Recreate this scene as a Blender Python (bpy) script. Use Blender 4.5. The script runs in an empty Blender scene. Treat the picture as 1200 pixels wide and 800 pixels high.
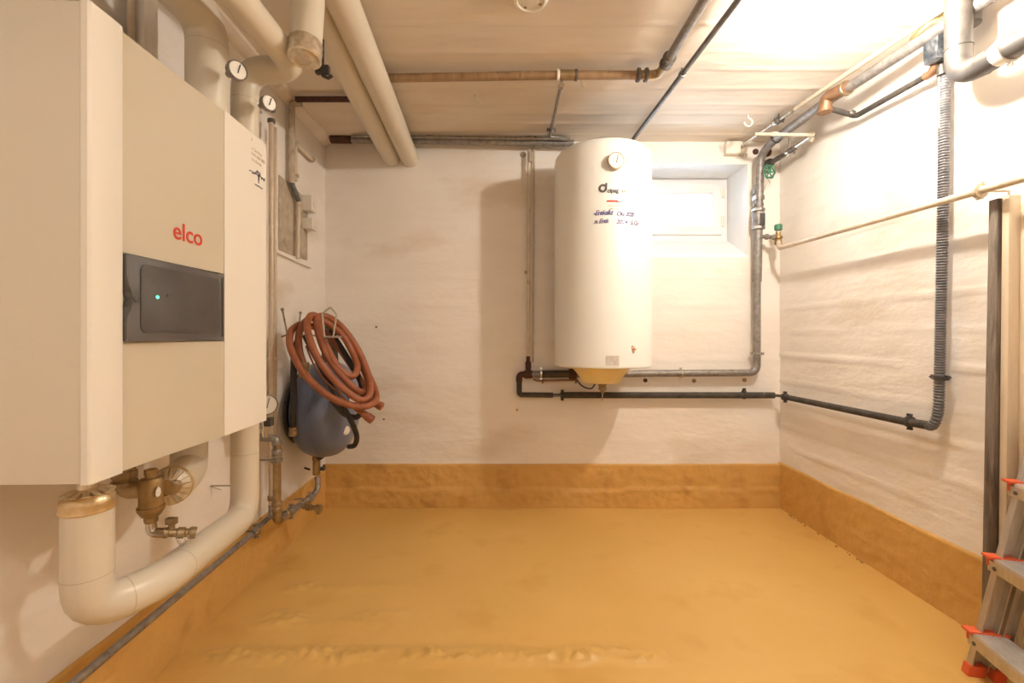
import bpy, bmesh, math, random
from mathutils import Vector as V, Matrix, noise
random.seed(7)
S = bpy.context.scene
COL = S.collection
PI = math.pi
F, HY, CH = 520.0, 393.0, 1.082          # focal length in px, horizon row, camera height

# ---------------------------------------------------------------- camera, world, exposure
cam_d = bpy.data.cameras.new('camera'); cam = bpy.data.objects.new('camera', cam_d); COL.objects.link(cam)
cam.location = (0, 0, CH); cam.rotation_euler = (PI/2, 0, 0)
cam_d.sensor_width = 36; cam_d.lens = 36*F/1200; cam_d.shift_y = -(400-HY)/1200; cam_d.clip_start = .02
S.camera = cam
W = bpy.data.worlds.new('world'); S.world = W; W.use_nodes = True
bg = W.node_tree.nodes['Background']; bg.inputs[0].default_value = (.64, .81, 1, 1); bg.inputs[1].default_value = 5.0
S.view_settings.view_transform = 'Standard'; S.view_settings.look = 'None'
S.view_settings.exposure = 1.7; S.view_settings.gamma = 1.0; S.view_settings.use_curve_mapping = False
LAMP = V((1.20, 1.48, CH+1.105)); LAMP_E = 275.0; LAMP_C = (1.0, .95, .85)
FILL_E = 4.6; FILL_C = (1.0, .98, .93)  # strength and colour of the fill light added behind the camera

# ---------------------------------------------------------------- pixel -> room helpers (used once, at build time)
def P(px, py, Y): return V(((px-600)/F*Y, Y, CH+(HY-py)/F*Y))
LW0, LWS = -1.0874, -.0327               # left wall: X = LW0 + LWS*Y
RW = 1.69                                # right wall X
BW = 2.80                                # back wall Y
CEIL = CH+1.222
def PL(px, py, d=0.0): return P(px, py, (LW0+d)/((px-600)/F-LWS))
def PR(px, py, d=0.0): return P(px, py, (RW-d)/((px-600)/F))
def PB(px, py, d=0.0): return P(px, py, BW-d)
def PZ(px, py, z): return P(px, py, z*F/(HY-py))      # z relative to the eye

# ---------------------------------------------------------------- materials
def lin(c):
    return tuple(((x/255)/12.92 if x/255 <= .04045 else ((x/255+.055)/1.055)**2.4) for x in c)+(1,)
def mat(name, c1, c2=None, scale=6, rough=.5, metal=0, bump=0, bscale=60, detail=6, lo=.35, hi=.7, coords='Object', stretch=(1,1,1), c3=None, scale3=30, lo3=.6, hi3=.75, coat=0, vary=.0):
    m = bpy.data.materials.new(name); m.use_nodes = True
    nt = m.node_tree; N = nt.nodes; L = nt.links; b = N['Principled BSDF']
    b.inputs['Roughness'].default_value = rough; b.inputs['Metallic'].default_value = metal
    if coat: b.inputs['Coat Weight'].default_value = coat; b.inputs['Coat Roughness'].default_value = .15
    tc = N.new('ShaderNodeTexCoord'); mp = N.new('ShaderNodeMapping'); mp.inputs['Scale'].default_value = stretch
    L.new(tc.outputs[coords], mp.inputs[0])
    col = None
    if c2:
        n = N.new('ShaderNodeTexNoise'); n.inputs['Scale'].default_value = scale; n.inputs['Detail'].default_value = detail
        L.new(mp.outputs[0], n.inputs['Vector'])
        r = N.new('ShaderNodeValToRGB'); r.color_ramp.elements[0].position = lo; r.color_ramp.elements[1].position = hi
        r.color_ramp.elements[0].color = lin(c1); r.color_ramp.elements[1].color = lin(c2)
        L.new(n.outputs['Fac'], r.inputs[0]); col = r.outputs[0]
        if c3:
            n3 = N.new('ShaderNodeTexNoise'); n3.inputs['Scale'].default_value = scale3; n3.inputs['Detail'].default_value = 5
            L.new(mp.outputs[0], n3.inputs['Vector'])
            r3 = N.new('ShaderNodeMapRange'); r3.inputs[1].default_value = lo3; r3.inputs[2].default_value = hi3
            L.new(n3.outputs['Fac'], r3.inputs[0])
            mx = N.new('ShaderNodeMix'); mx.data_type = 'RGBA'; mx.inputs[7].default_value = lin(c3)
            L.new(r3.outputs[0], mx.inputs[0]); L.new(col, mx.inputs[6]); col = mx.outputs[2]
        L.new(col, b.inputs['Base Color'])
    else: b.inputs['Base Color'].default_value = lin(c1)
    if bump:
        n2 = N.new('ShaderNodeTexNoise'); n2.inputs['Scale'].default_value = bscale; n2.inputs['Detail'].default_value = 8
        L.new(mp.outputs[0], n2.inputs['Vector'])
        bu = N.new('ShaderNodeBump'); bu.inputs['Strength'].default_value = bump; bu.inputs['Distance'].default_value = .01
        L.new(n2.outputs['Fac'], bu.inputs['Height']); L.new(bu.outputs[0], b.inputs['Normal'])
    return m
def emit(name, c, s):
    m = bpy.data.materials.new(name); m.use_nodes = True; b = m.node_tree.nodes['Principled BSDF']
    b.inputs['Base Color'].default_value = lin(c); b.inputs['Emission Color'].default_value = lin(c); b.inputs['Emission Strength'].default_value = s
    return m
M = {}
M['wall'] = mat('painted_wall', (238,229,219), (245,237,229), 2.2, .75, bump=.28, bscale=16, stretch=(1,1,2.2), c3=(214,196,172), scale3=1.3, lo3=.58, hi3=.8)
M['ceiling'] = mat('painted_ceiling', (226,212,196), (236,224,210), 3, .8, bump=.2, bscale=16, stretch=(.5,2,1), c3=(228,211,190), scale3=5, lo3=.55, hi3=.72)
M['recess'] = mat('window_recess_paint', (236,236,236), (242,240,238), 6, .7, bump=.3, bscale=30)
M['floor'] = mat('ochre_floor_paint', (217,172,94), (225,182,106), 1.6, .42, bump=.16, bscale=22, c3=(206,156,78), scale3=4, lo3=.56, hi3=.8)
M['band'] = mat('ochre_wall_band', (208,161,88), (218,171,98), 2.6, .5, bump=.8, bscale=18, c3=(188,140,74), scale3=7, lo3=.58, hi3=.78)
M['dirt'] = mat('dirt', (160,124,78), (196,152,88), 40, .9, bump=.5)
M['housing'] = mat('boiler_enamel', (222,212,194), (224,214,197), 3, .34, bump=.04, bscale=220, coat=.15)
M['front_white'] = mat('boiler_front_white', (240,231,217), (241,233,220), 3, .3, bump=.02, bscale=200, coat=.15)
M['front_grey'] = mat('boiler_front_warm_grey', (206,193,170), (208,196,174), 3, .26, bump=.02, bscale=300, coat=.2)
M['smoke'] = mat('smoked_plastic', (92,88,88), (102,97,94), 8, .2, coat=.3)
M['smoke_dark'] = mat('smoked_plastic_dark', (80,76,74), (90,85,82), 10, .24)
M['red_print'] = mat('red_print', (206,62,34), rough=.5)
M['grey_print'] = mat('grey_print', (90,84,82), rough=.6)
M['faint_print'] = mat('faint_print', (190,172,152), rough=.6)
M['blue_ink'] = mat('blue_ink', (74,72,140), rough=.6)
M['dark_ink'] = mat('dark_ink', (66,60,84), rough=.6)
M['paper'] = mat('label_paper', (226,216,206), (206,198,192), 90, .7)
M['insul'] = mat('pvc_insulation_jacket', (216,204,184), (222,211,192), 2, .36, bump=.05, bscale=14, coat=.1)
M['insul_end'] = mat('pvc_jacket_seam', (196,182,160), rough=.4)
M['foil'] = mat('aluminium_foil', (236,226,210), (206,192,168), 60, .3, .75, bump=.4, bscale=50)
M['foil_gold'] = mat('warm_foil_band', (232,212,176), (206,180,136), 40, .3, .8, bump=.3, bscale=40)
M['steel'] = mat('galvanised_steel', (140,133,126), (170,163,155), 50, .42, .7, bump=.1, bscale=90, c3=(120,104,88), scale3=24)
M['steel_dark'] = mat('dark_steel', (92,86,80), (120,112,104), 30, .45, .6, bump=.15, bscale=80)
M['chrome'] = mat('chrome', (214,210,204), (190,184,176), 30, .18, 1)
M['zinc_pipe'] = mat('weathered_zinc_pipe', (128,122,118), (158,150,144), 34, .45, .45, bump=.2, bscale=120, c3=(100,94,90), scale3=60)
M['lagging'] = mat('dark_foam_lagging', (62,56,50), (84,76,68), 26, .8, bump=.4, bscale=120, c3=(150,140,128), scale3=60, lo3=.68, hi3=.76)
M['tape'] = mat('grey_tape_wrap', (92,92,96), (128,124,124), 30, .5, bump=.3, bscale=60)
M['brass'] = mat('aged_brass', (150,122,80), (174,146,102), 26, .42, .75, bump=.15, bscale=60, c3=(112,84,48), scale3=18)
M['brass_dull'] = mat('dull_brass', (150,128,96), (178,158,126), 30, .4, .8, bump=.15, bscale=60)
M['bronze'] = mat('bronze', (160,122,92), (132,96,70), 30, .5, .5, bump=.2, bscale=60)
M['brown_pipe'] = mat('brown_plastic_pipe', (142,110,78), (164,134,100), 12, .42, bump=.15, bscale=40, stretch=(3,1,1), c3=(116,86,58), scale3=14)
M['paint_pipe'] = mat('cream_painted_pipe', (222,206,184), (208,190,166), 20, .5, bump=.25, bscale=90, c3=(176,156,134), scale3=30, lo3=.6)
M['copper_paint'] = mat('pinkish_painted_pipe', (210,192,170), (196,176,152), 24, .4, .15, bump=.1, bscale=60)
M['galv_duct'] = mat('galvanised_duct', (92,87,83), (118,112,107), 18, .45, .5, bump=.15, bscale=20, c3=(74,69,65), scale3=12)
M['box_metal'] = mat('foil_wrapped_box', (84,90,98), (140,144,150), 26, .3, .8, bump=.7, bscale=40)
M['white_plastic'] = mat('white_plastic', (232,224,210), (238,230,218), 10, .45)
M['heater'] = mat('heater_enamel', (238,234,226), (240,237,230), 2, .36, coat=.08, bump=.02, bscale=30)
M['cream'] = mat('cream_plastic', (240,220,160), (234,210,146), 8, .45)
M['dark_plastic'] = mat('dark_plastic', (60,56,54), (78,72,68), 20, .5)
M['rubber'] = mat('black_rubber_hose', (34,30,30), (54,48,46), 30, .5, bump=.15, bscale=90)
M['hose'] = mat('terracotta_rubber_hose', (148,84,52), (166,98,62), 18, .5, bump=.25, bscale=100, c3=(124,62,42), scale3=30)
M['vessel'] = mat('slate_blue_enamel', (98,106,130), (108,116,140), 4, .32, coat=.2, bump=.05, bscale=60)
M['wire'] = mat('steel_wire', (186,178,166), rough=.35, metal=.7)
M['rust'] = mat('rust', (206,138,70), (176,104,50), 60, .8)
M['rust_dark'] = mat('dark_rust', (92,58,46), (60,42,38), 60, .85, bump=.5)
M['concrete'] = mat('bare_concrete', (176,160,140), (204,190,170), 20, .9, bump=.9, bscale=34, c3=(132,116,98), scale3=14, lo3=.56)
M['dark_wood'] = mat('weathered_dark_timber', (112,98,86), (142,128,114), 8, .8, bump=.5, bscale=30, stretch=(6,6,.7), c3=(74,62,54), scale3=5, lo3=.52, hi3=.68)
M['pale_wood'] = mat('pale_timber', (216,196,168), (228,210,184), 8, .65, bump=.15, bscale=30, stretch=(6,6,.4), c3=(190,160,122), scale3=9, lo3=.66)
M['alu'] = mat('ladder_aluminium', (190,182,170), (206,200,190), 20, .36, .75, bump=.05, bscale=60, stretch=(4,4,.5))
M['alu_tread'] = mat('ladder_tread_aluminium', (212,206,200), (196,188,182), 14, .4, .5, bump=.1, bscale=90, c3=(160,144,132), scale3=18, lo3=.64)
M['orange'] = mat('orange_red_plastic', (226,100,58), (214,88,50), 10, .45)
M['green'] = mat('green_enamel', (52,112,82), (84,146,112), 30, .4)
M['dial'] = mat('dial_face', (236,230,218), rough=.4)
M['frame'] = mat('window_frame_white', (238,234,232), (242,239,238), 6, .35)
M['exterior'] = mat('light_well_render', (214,222,230), (226,232,238), 6, .8, bump=.3)
M['led'] = emit('green_indicator', (60,235,140), 2.2)
bulb_m = bpy.data.materials.new('lit_bulb'); bulb_m.use_nodes = True
_b = bulb_m.node_tree.nodes['Principled BSDF']; _b.inputs['Emission Color'].default_value = LAMP_C+(1,); _b.inputs['Emission Strength'].default_value = LAMP_E
M['bulb'] = bulb_m
sm = bulb_m.copy(); sm.name = 'fill_light_emission'; sm.node_tree.nodes['Principled BSDF'].inputs['Emission Color'].default_value = FILL_C+(1,); sm.node_tree.nodes['Principled BSDF'].inputs['Emission Strength'].default_value = FILL_E; M['strip'] = sm  # glow of the added fill light
g = bpy.data.materials.new('window_glass'); g.use_nodes = True; nt = g.node_tree; nt.nodes.remove(nt.nodes['Principled BSDF'])
tr = nt.nodes.new('ShaderNodeBsdfTransparent'); gl = nt.nodes.new('ShaderNodeBsdfGlossy'); gl.inputs['Roughness'].default_value = .05
fr = nt.nodes.new('ShaderNodeFresnel'); mx = nt.nodes.new('ShaderNodeMixShader'); tr.inputs[0].default_value = (.92,.95,.96,1)
nt.links.new(fr.outputs[0], mx.inputs[0]); nt.links.new(tr.outputs[0], mx.inputs[1]); nt.links.new(gl.outputs[0], mx.inputs[2]); nt.links.new(mx.outputs[0], nt.nodes['Material Output'].inputs[0])
M['glass'] = g

# ---------------------------------------------------------------- mesh helpers
def frame(d):
    d = d.normalized(); a = V((0,0,1)) if abs(d.z) < .9 else V((1,0,0))
    u = a.cross(d).normalized(); return u, d.cross(u)
def ring(bm, c, u, v, r, n): return [bm.verts.new(c+(u*math.cos(2*PI*i/n)+v*math.sin(2*PI*i/n))*r) for i in range(n)]
def bridge(bm, a, b):
    n = len(a)
    for i in range(n): bm.faces.new((a[i], a[(i+1)%n], b[(i+1)%n], b[i]))
def fillet(pts, rb, st=7):
    pts = [V(p) for p in pts]; out = [pts[0]]
    for i in range(1, len(pts)-1):
        a, b, c = pts[i-1], pts[i], pts[i+1]; d1 = (a-b); d2 = (c-b)
        k = min(rb, d1.length*.48, d2.length*.48); p = b+d1.normalized()*k; q = b+d2.normalized()*k
        for j in range(st+1):
            t = j/st; out.append(p*(1-t)**2+b*2*t*(1-t)+q*t*t)
    out.append(pts[-1]); return out
def tube(bm, pts, r, n=14, caps=True, closed=False):
    """sweep a round section; r may be a number or one radius per point"""
    pts = [V(p) for p in pts]; m = len(pts); rs = r if isinstance(r, (list, tuple)) else [r]*m
    dirs = []
    for i in range(m):
        if closed: d = pts[(i+1)%m]-pts[i-1]
        else: d = pts[min(i+1, m-1)]-pts[max(i-1, 0)]
        dirs.append(d.normalized() if d.length > 1e-9 else V((0,0,1)))
    u, v = frame(dirs[0]); R = []
    for i in range(m):
        if i:
            q = dirs[i-1].rotation_difference(dirs[i]); u = (q@u); u = (u-dirs[i]*u.dot(dirs[i])).normalized(); v = dirs[i].cross(u)
        R.append(ring(bm, pts[i], u, v, rs[i], n))
    for i in range(m-1): bridge(bm, R[i], R[i+1])
    if closed: bridge(bm, R[-1], R[0])
    elif caps: bm.faces.new(R[0][::-1]); bm.faces.new(R[-1])
def pipe_mesh(pts, r, rb=.04, n=16):
    bm = bmesh.new(); tube(bm, fillet(pts, rb), r, n); return bm
def cyl(bm, a, b, r0, r1=None, n=20): tube(bm, [a, b], [r0, r0 if r1 is None else r1], n)
def lathe(bm, c, axis, prof, n=32):
    """prof: list of (radius, distance along axis)"""
    u, v = frame(V(axis)); ax = V(axis).normalized(); c = V(c); prev = None; fst = None
    for r, h in prof:
        R = ring(bm, c+ax*h, u, v, max(r, 1e-4), n)
        if prev: bridge(bm, prev, R)
        else: fst = R
        prev = R
    bm.faces.new(fst[::-1]); bm.faces.new(prev)
def box(bm, c, s, ax=None, bev=0):
    """box with centre c, sizes s, optional axes (three vectors)"""
    ax = ax or (V((1,0,0)), V((0,1,0)), V((0,0,1))); c = V(c); vs = []
    for i in (-1,1):
        for j in (-1,1):
            for k in (-1,1): vs.append(bm.verts.new(c+ax[0]*i*s[0]/2+ax[1]*j*s[1]/2+ax[2]*k*s[2]/2))
    fs = [bm.faces.new([vs[i] for i in f]) for f in ((0,1,3,2),(4,6,7,5),(0,4,5,1),(2,3,7,6),(0,2,6,4),(1,5,7,3))]
    if bev:
        es = list({e for f in fs for e in f.edges}); bmesh.ops.bevel(bm, geom=es, offset=bev, segments=2, affect='EDGES', profile=.6)
def prism(bm, pts, off, bev=0):
    """closed outline pts extruded by vector off"""
    a = [bm.verts.new(V(p)) for p in pts]; b = [bm.verts.new(V(p)+V(off)) for p in pts]; n = len(a)
    fs = [bm.faces.new(a[::-1]), bm.faces.new(b)]+[bm.faces.new((a[i], a[(i+1)%n], b[(i+1)%n], b[i])) for i in range(n)]
    if bev: bmesh.ops.bevel(bm, geom=list({e for f in fs for e in f.edges}), offset=bev, segments=2, affect='EDGES', profile=.6)
def sph(bm, c, r, n=16, sc=(1,1,1)):
    bmesh.ops.create_uvsphere(bm, u_segments=n, v_segments=max(6, n//2), radius=r, matrix=Matrix.Translation(V(c))@Matrix.Diagonal((*sc,1)))
def new(): return bmesh.new()
def wloc(o):
    l = V((0,0,0))
    while o: l += o.location; o = o.parent
    return l
def obj(name, bm, m, parent=None, label=None, cat=None, group=None, kind=None, smooth=True, ang=38):
    bmesh.ops.recalc_face_normals(bm, faces=bm.faces[:])
    if parent: off = wloc(parent)
    elif kind == 'structure': off = V((0,0,0))
    else:
        xs = [v.co for v in bm.verts]; off = V(((min(p.x for p in xs)+max(p.x for p in xs))/2, (min(p.y for p in xs)+max(p.y for p in xs))/2, min(p.z for p in xs)))
    bmesh.ops.translate(bm, verts=bm.verts[:], vec=-off)
    me = bpy.data.meshes.new(name); bm.to_mesh(me); bm.free()
    if smooth:
        me.polygons.foreach_set('use_smooth', [True]*len(me.polygons)); me.set_sharp_from_angle(angle=math.radians(ang))
    me.materials.append(M[m] if isinstance(m, str) else m)
    o = bpy.data.objects.new(name, me); COL.objects.link(o)
    if parent: o.parent = parent
    else: o.location = off
    tag(o, label, cat, group, kind); return o
def tag(o, label=None, cat=None, group=None, kind=None):
    for k, v in (('label', label), ('category', cat), ('group', group), ('kind', kind)):
        if v: o[k] = v
def thing(name, label, cat, loc, group=None):
    o = bpy.data.objects.new(name, None); COL.objects.link(o); o.location = loc; o.empty_display_size = .05
    tag(o, label, cat, group); return o
def text_bm(s, size, depth=.0006, shear=0, bold=0, spacing=1):
    cu = bpy.data.curves.new('t', 'FONT'); cu.body = s; cu.size = size; cu.extrude = depth; cu.shear = shear; cu.offset = bold; cu.align_x = 'LEFT'; cu.space_character = spacing
    cu.resolution_u = 4
    ob = bpy.data.objects.new('t', cu); COL.objects.link(ob); bpy.context.view_layer.update()
    me = bpy.data.meshes.new_from_object(ob.evaluated_get(bpy.context.evaluated_depsgraph_get()))
    bm = bmesh.new(); bm.from_mesh(me); bpy.data.objects.remove(ob); bpy.data.meshes.remove(me); bpy.data.curves.remove(cu); return bm
def remap(bm, fn):
    for v in bm.verts: v.co = fn(v.co)
    return bm
def collar(par, name, c, d, r, w, m, hexa=False):
    bm = new(); c = V(c); d = V(d).normalized()
    if hexa: lathe(bm, c-d*w/2, d, [(r*.93,0),(r,w*.12),(r,w*.88),(r*.93,w)], 6)
    else: lathe(bm, c-d*w/2, d, [(r*.92,0),(r,w*.15),(r,w*.85),(r*.92,w)], 18)
    return obj(name, bm, m, par, ang=25 if hexa else 38)
def clamp(par, c, d, r, to=None, m='steel', ears=True, w=.018):
    """pipe clamp: band, two bolted ears and a rod to the wall or ceiling"""
    c = V(c); d = V(d).normalized(); bm = new(); lathe(bm, c-d*w/2, d, [(r,0),(r+.005,.002),(r+.005,w-.002),(r,w)], 20)
    t = (V(to)-c) if to is not None else V((0,0,1)); t = (t-d*t.dot(d)).normalized(); s = d.cross(t)
    if ears:
        for k in (-1,1):
            box(bm, c+s*k*(r+.009), (.013,.008,w), (s, t, d)); cyl(bm, c+s*k*(r+.011)-t*.012, c+s*k*(r+.011)+t*.012, .0035, n=6)
    if to is not None: cyl(bm, c+t*r, c+t*(V(to)-c).dot(t), .0045, n=8)
    return obj('clamp', bm, m, par)

# ---------------------------------------------------------------- room shell
def lines(a, b, step, extra=()):
    n = max(1, round((b-a)/step)); xs = [a+(b-a)*i/n for i in range(n+1)]
    for e in extra:
        if a < e < b:
            i = min(range(1, len(xs)-1), key=lambda k: abs(xs[k]-e)); xs[i] = e
    return xs
def grid(name, us, vs, fn, m, skip=None, **k):
    bm = new(); G = [[bm.verts.new(fn(u, v)) for v in vs] for u in us]
    for i in range(len(us)-1):
        for j in range(len(vs)-1):
            if skip and skip((us[i]+us[i+1])/2, (vs[j]+vs[j+1])/2): continue
            bm.faces.new((G[i][j], G[i+1][j], G[i+1][j+1], G[i][j+1]))
    me = bpy.data.meshes.new(name); bm.to_mesh(me); bm.free(); me.polygons.foreach_set('use_smooth', [True]*len(me.polygons))
    me.materials.append(M[m]); o = bpy.data.objects.new(name, me); COL.objects.link(o)
    tag(o, kind='structure', **k); return o
def nz(x, y, z=0.0): return noise.noise(V((x, y, z)))
def board(u, v, seed, levels, amp):
    """relief of formwork boards: each board sits at its own height, with a ridge of paint along the joint"""
    h = 0; w = v+.006*nz(u*1.3, seed)
    lo = 0
    for i, l in enumerate(levels):
        if w > l: lo = i+1
        dd = abs(w-l-.004*nz(u*4, seed+i*3.1))
        if dd < .012: h += amp*2.4*(1-dd/.012)*(.55+.9*nz(u*3, seed+i*9.7))
    h += amp*.7*nz(lo*7.3, seed+.5)+amp*.7*nz(u*6, v*14, seed)+amp*.22*nz(u*18, v*40, seed)
    return h
LV = [.42,.60,.78,.93,1.12,1.27,1.45,1.63,1.78,1.96,2.12]
WX0, WX1, WZT, WZB, WD = .60, 1.486, CH+1.08, CH+.50, .258    # window recess
us = lines(-1.30, 1.80, .018, (WX0, WX1)); vs = lines(0, CEIL+.03, .018, (WZT, WZB))
grid('wall_back', us, vs, lambda u, v: V((u, BW-(0 if (WX0-.03 < u < WX1+.03 and WZB-.03 < v < WZT+.03) else board(u, v, 3.3, LV, .0022)), v)), 'wall', lambda u, v: WX0 < u < WX1 and WZB < v < WZT)
def xl(Y): return LW0+LWS*Y
grid('wall_left', lines(-1.25, 2.83, .022), vs, lambda u, v: V((xl(u)+board(u, v, 11.1, LV, .0022), u, v)), 'wall')
grid('wall_right', lines(-1.25, 2.83, .02), lines(0, CEIL+.03, .016), lambda u, v: V((RW-board(u, v, 23.7, [.40,.53,.67,.80,.96,1.11,1.25,1.44,1.6,1.8,1.97,2.12], .0042), u, v)), 'wall')
obj('wall_front', (lambda b: (box(b, (.2,-1.25,1.2), (3.3,.06,2.5)), b)[1])(new()), 'wall', kind='structure')
CL = [1.15,1.3,1.45,1.60,1.741,1.914,2.04,2.19,2.345,2.44,2.56,2.70]
grid('ceiling', lines(-1.30, 1.80, .025), lines(-1.25, 2.83, .013), lambda u, v: V((u, v, CEIL-board(u, v, 41.9, CL, .0030))), 'ceiling')
def fl(u, v):
    h = .004*nz(u*1.5, v*1.5, 5)+.0012*nz(u*8, v*8, 2)
    def patch(y0, y1, x0, x1, a):
        e = max(0, min((v-y0)/.03, (y1-v)/.05, 1))*max(0, min((u-x0)/.08, (x1-u)/.25, 1))
        return a*e*(abs(nz(u*26, v*34, 9))+1.0*abs(nz(u*60, v*60, 4))+.15)*min(1, max(.12, .75+1.6*nz(u*5, v*9, 6)))
    h += patch(1.445, 1.56, -1.16, .62, .024)+patch(1.635, 1.77, -1.0, -.36, .020)+patch(1.86, 1.97, -1.0, -.37, .018)
    return V((u, v, h))
grid('floor', lines(-1.22, 1.76, .012), [-1.25+.1*i for i in range(24)]+lines(1.15, 2.0, .009)+lines(2.02, 2.83, .02), fl, 'floor')
# painted ochre band round the foot of the walls: proud of the wall, rougher below its ledge
def band(name, us, h, fn):
    vs = lines(-.01, h, .012)+[h+.003]
    def f(u, v):
        t = .012+.004*nz(u*3, v*6, 7)+.0045*nz(u*14, v*20, 1)+.003*nz(u*34, v*34, 1)
        if v < .12+.012*nz(u*4, 3.3): t += (.008 if name == 'baseboard_back' else .002)+.005*nz(u*30, v*30, 3)
        if v > h: t = -.01
        return fn(u, v+(.004*nz(u*5, 8.8) if v > h-.02 else 0), t)
    return grid(name, us, vs, f, 'band')
band('baseboard_back', lines(-1.25, 1.75, .014), .272, lambda u, v, t: V((u, BW-t, v)))
band('baseboard_left', lines(-1.25, 2.82, .016), .243, lambda u, v, t: V((xl(u)+t*.6, u, v)))
band('baseboard_right', lines(-1.25, 2.82, .014), .285, lambda u, v, t: V((RW-t*.8, u, v)))
# grime along the foot of the right wall
bm = new()
for i in range(18):
    y = 2.05+.72*random.random()**.8; s = .002+.005*random.random()
    sph(bm, (RW-.022-.012*random.random(), y, .006), s, 6, (1, 1.8, .8))
obj('floor_grime', bm, 'dirt', label='crumbling dirt and loose plaster along the foot of the right wall', cat='debris', kind='stuff')
# coving strip along the ceiling, left
bm = new(); a, b = PL(290, 96, .0), V((xl(2.79), 2.79, CEIL-.012))
prism(bm, [V((xl(.3), .3, CEIL+.005)), V((xl(.3)+.055, .3, CEIL+.005)), V((xl(.3)+.050, .3, CEIL-.012)), V((xl(.3), .3, CEIL-.035))], V((LWS*2.49, 2.49, 0)))
obj('trim_1', bm, 'ceiling', kind='structure')

# window recess and window
bm = new(); YB = BW+WD
Q = [(WX0, WZB), (WX1, WZB), (WX1, WZT), (WX0, WZT)]; zi = CH+.695
I = [(WX0, zi), (WX1, zi), (WX1, WZT), (WX0, WZT)]
o_ = [bm.verts.new((x, BW-.001, z)) for x, z in Q]; i_ = [bm.verts.new((x, YB+.08, z)) for x, z in I]
for k in range(4): bm.faces.new((o_[k], o_[(k+1)%4], i_[(k+1)%4], i_[k]))
bmesh.ops.subdivide_edges(bm, edges=bm.edges[:], cuts=6, use_grid_fill=True)
obj('trim_2', bm, 'recess', kind='structure', smooth=False)
win = thing('window_1', None, None, (0, YB, CH+.63)); win['kind'] = 'structure'
def rframe(bm, x0, x1, z0, z1, w, y0, y1, bev=.002):
    for c, s in (((x0+w/2, 0, (z0+z1)/2), (w, 0, z1-z0)), ((x1-w/2, 0, (z0+z1)/2), (w, 0, z1-z0)), (((x0+x1)/2, 0, z0+w/2), (x1-x0-2*w, 0, w)), (((x0+x1)/2, 0, z1-w/2), (x1-x0-2*w, 0, w))):
        box(bm, (c[0], (y0+y1)/2, c[2]), (s[0], y1-y0, s[2]), bev=bev)
wz0, wz1 = CH+.647, WZT-.004
bm = new(); rframe(bm, WX0+.003, WX1-.003, wz0, wz1, .052, YB, YB+.06); obj('window_frame', bm, 'frame', win)
bm = new(); rframe(bm, WX0+.05, WX1-.045, wz0+.045, wz1-.038, .062, YB-.018, YB+.04, .003); obj('sash', bm, 'frame', win)
bm = new(); rframe(bm, WX0+.108, WX1-.103, wz0+.103, wz1-.096, .010, YB-.008, YB+.03, .002); obj('glazing_bead', bm, 'frame', win)
bm = new(); box(bm, ((WX0+WX1)/2, YB+.012, (wz0+wz1)/2), (WX1-WX0-.2, .004, wz1-wz0-.19)); obj('pane', bm, 'glass', win)
for z in (wz0+.10, wz0+.30):
    bm = new(); cyl(bm, (WX1-.047, YB-.02, z), (WX1-.047, YB-.02, z+.07), .007, n=10); box(bm, (WX1-.034, YB-.005, z+.035), (.02,.012,.07), bev=.002); obj('hinge', bm, 'white_plastic', win)
# light well outside
bm = new(); box(bm, (WX1+.03, YB+.35, CH+.8), (.06,.5,.8)); obj('wall_lightwell', bm, 'exterior', kind='structure')

# ---------------------------------------------------------------- wall hung boiler
N_ = V((1, .0327, 0)).normalized(); E_ = V((LWS, 1, 0)).normalized(); UP = V((0,0,1)); FD = .373
ZT, ZB = CH+.588, CH-.262
def FP(px, d=FD): p = PL(px, 393, d); return V((p.x, p.y, 0))
s0, s1, s2, s3 = [(FP(p)-FP(105)).length for p in (105, 146, 262, 313)]
O0 = FP(105)                                          # near front corner
def BF(s, z, d=0.0): return O0+E_*s+N_*d+UP*z         # boiler front coordinates
boil = thing('wall_boiler', 'large cream wall-hung boiler with smoked control door and red lettering', 'boiler', BF(s3/2, ZB, -.17))
bm = new(); prism(bm, [BF(0, ZB, -.345), BF(s3, ZB, -.345), BF(s3, ZB, -.016), BF(0, ZB, -.016)], UP*(ZT-ZB), bev=.006); obj('housing', bm, 'housing', boil)
bm = new(); prism(bm, [BF(0, ZB, -.0155), BF(s1-.002, ZB, -.0155), BF(s1-.002, ZB, -.002), BF(s1-.006, ZB, 0), BF(.004, ZB, 0), BF(0, ZB, -.004)], UP*(ZT-ZB)); obj('side_strip', bm, 'front_white', boil)
bm = new(); prism(bm, [BF(s2+.001, ZB, -.0155), BF(s3, ZB, -.0155), BF(s3, ZB, -.004), BF(s3-.004, ZB, 0), BF(s2+.001, ZB, .002)], UP*(ZT-ZB)); obj('side_strip', bm, 'front_white', boil)
def curved(z0, z1, name, z1b=None):
    bm = new(); n = 14; pts = []
    for i in range(n+1):
        t = i/n; s = s1+(s2-s1)*t; pts.append(BF(s, z0, -.010+.010*t*t))
    pts += [BF(s2, z0, -.0157), BF(s1, z0, -.0157)]
    prism(bm, pts, UP*(z1-z0))
    if z1b is not None:
        for v in bm.verts:
            if v.co.z > z1-.001: v.co.z = z1
    return obj(name, bm, 'front_grey', boil)
def zf(px, py): return PL(px, py, FD).z
zd1, zd0 = zf(146, 297), zf(146, 399.5)               # control door top (near side) and foot
curved(zd1+.004, ZT-.001, 'front_panel'); curved(ZB, zd0-.004, 'lower_panel')
zd1b = zf(262, 320)
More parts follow.
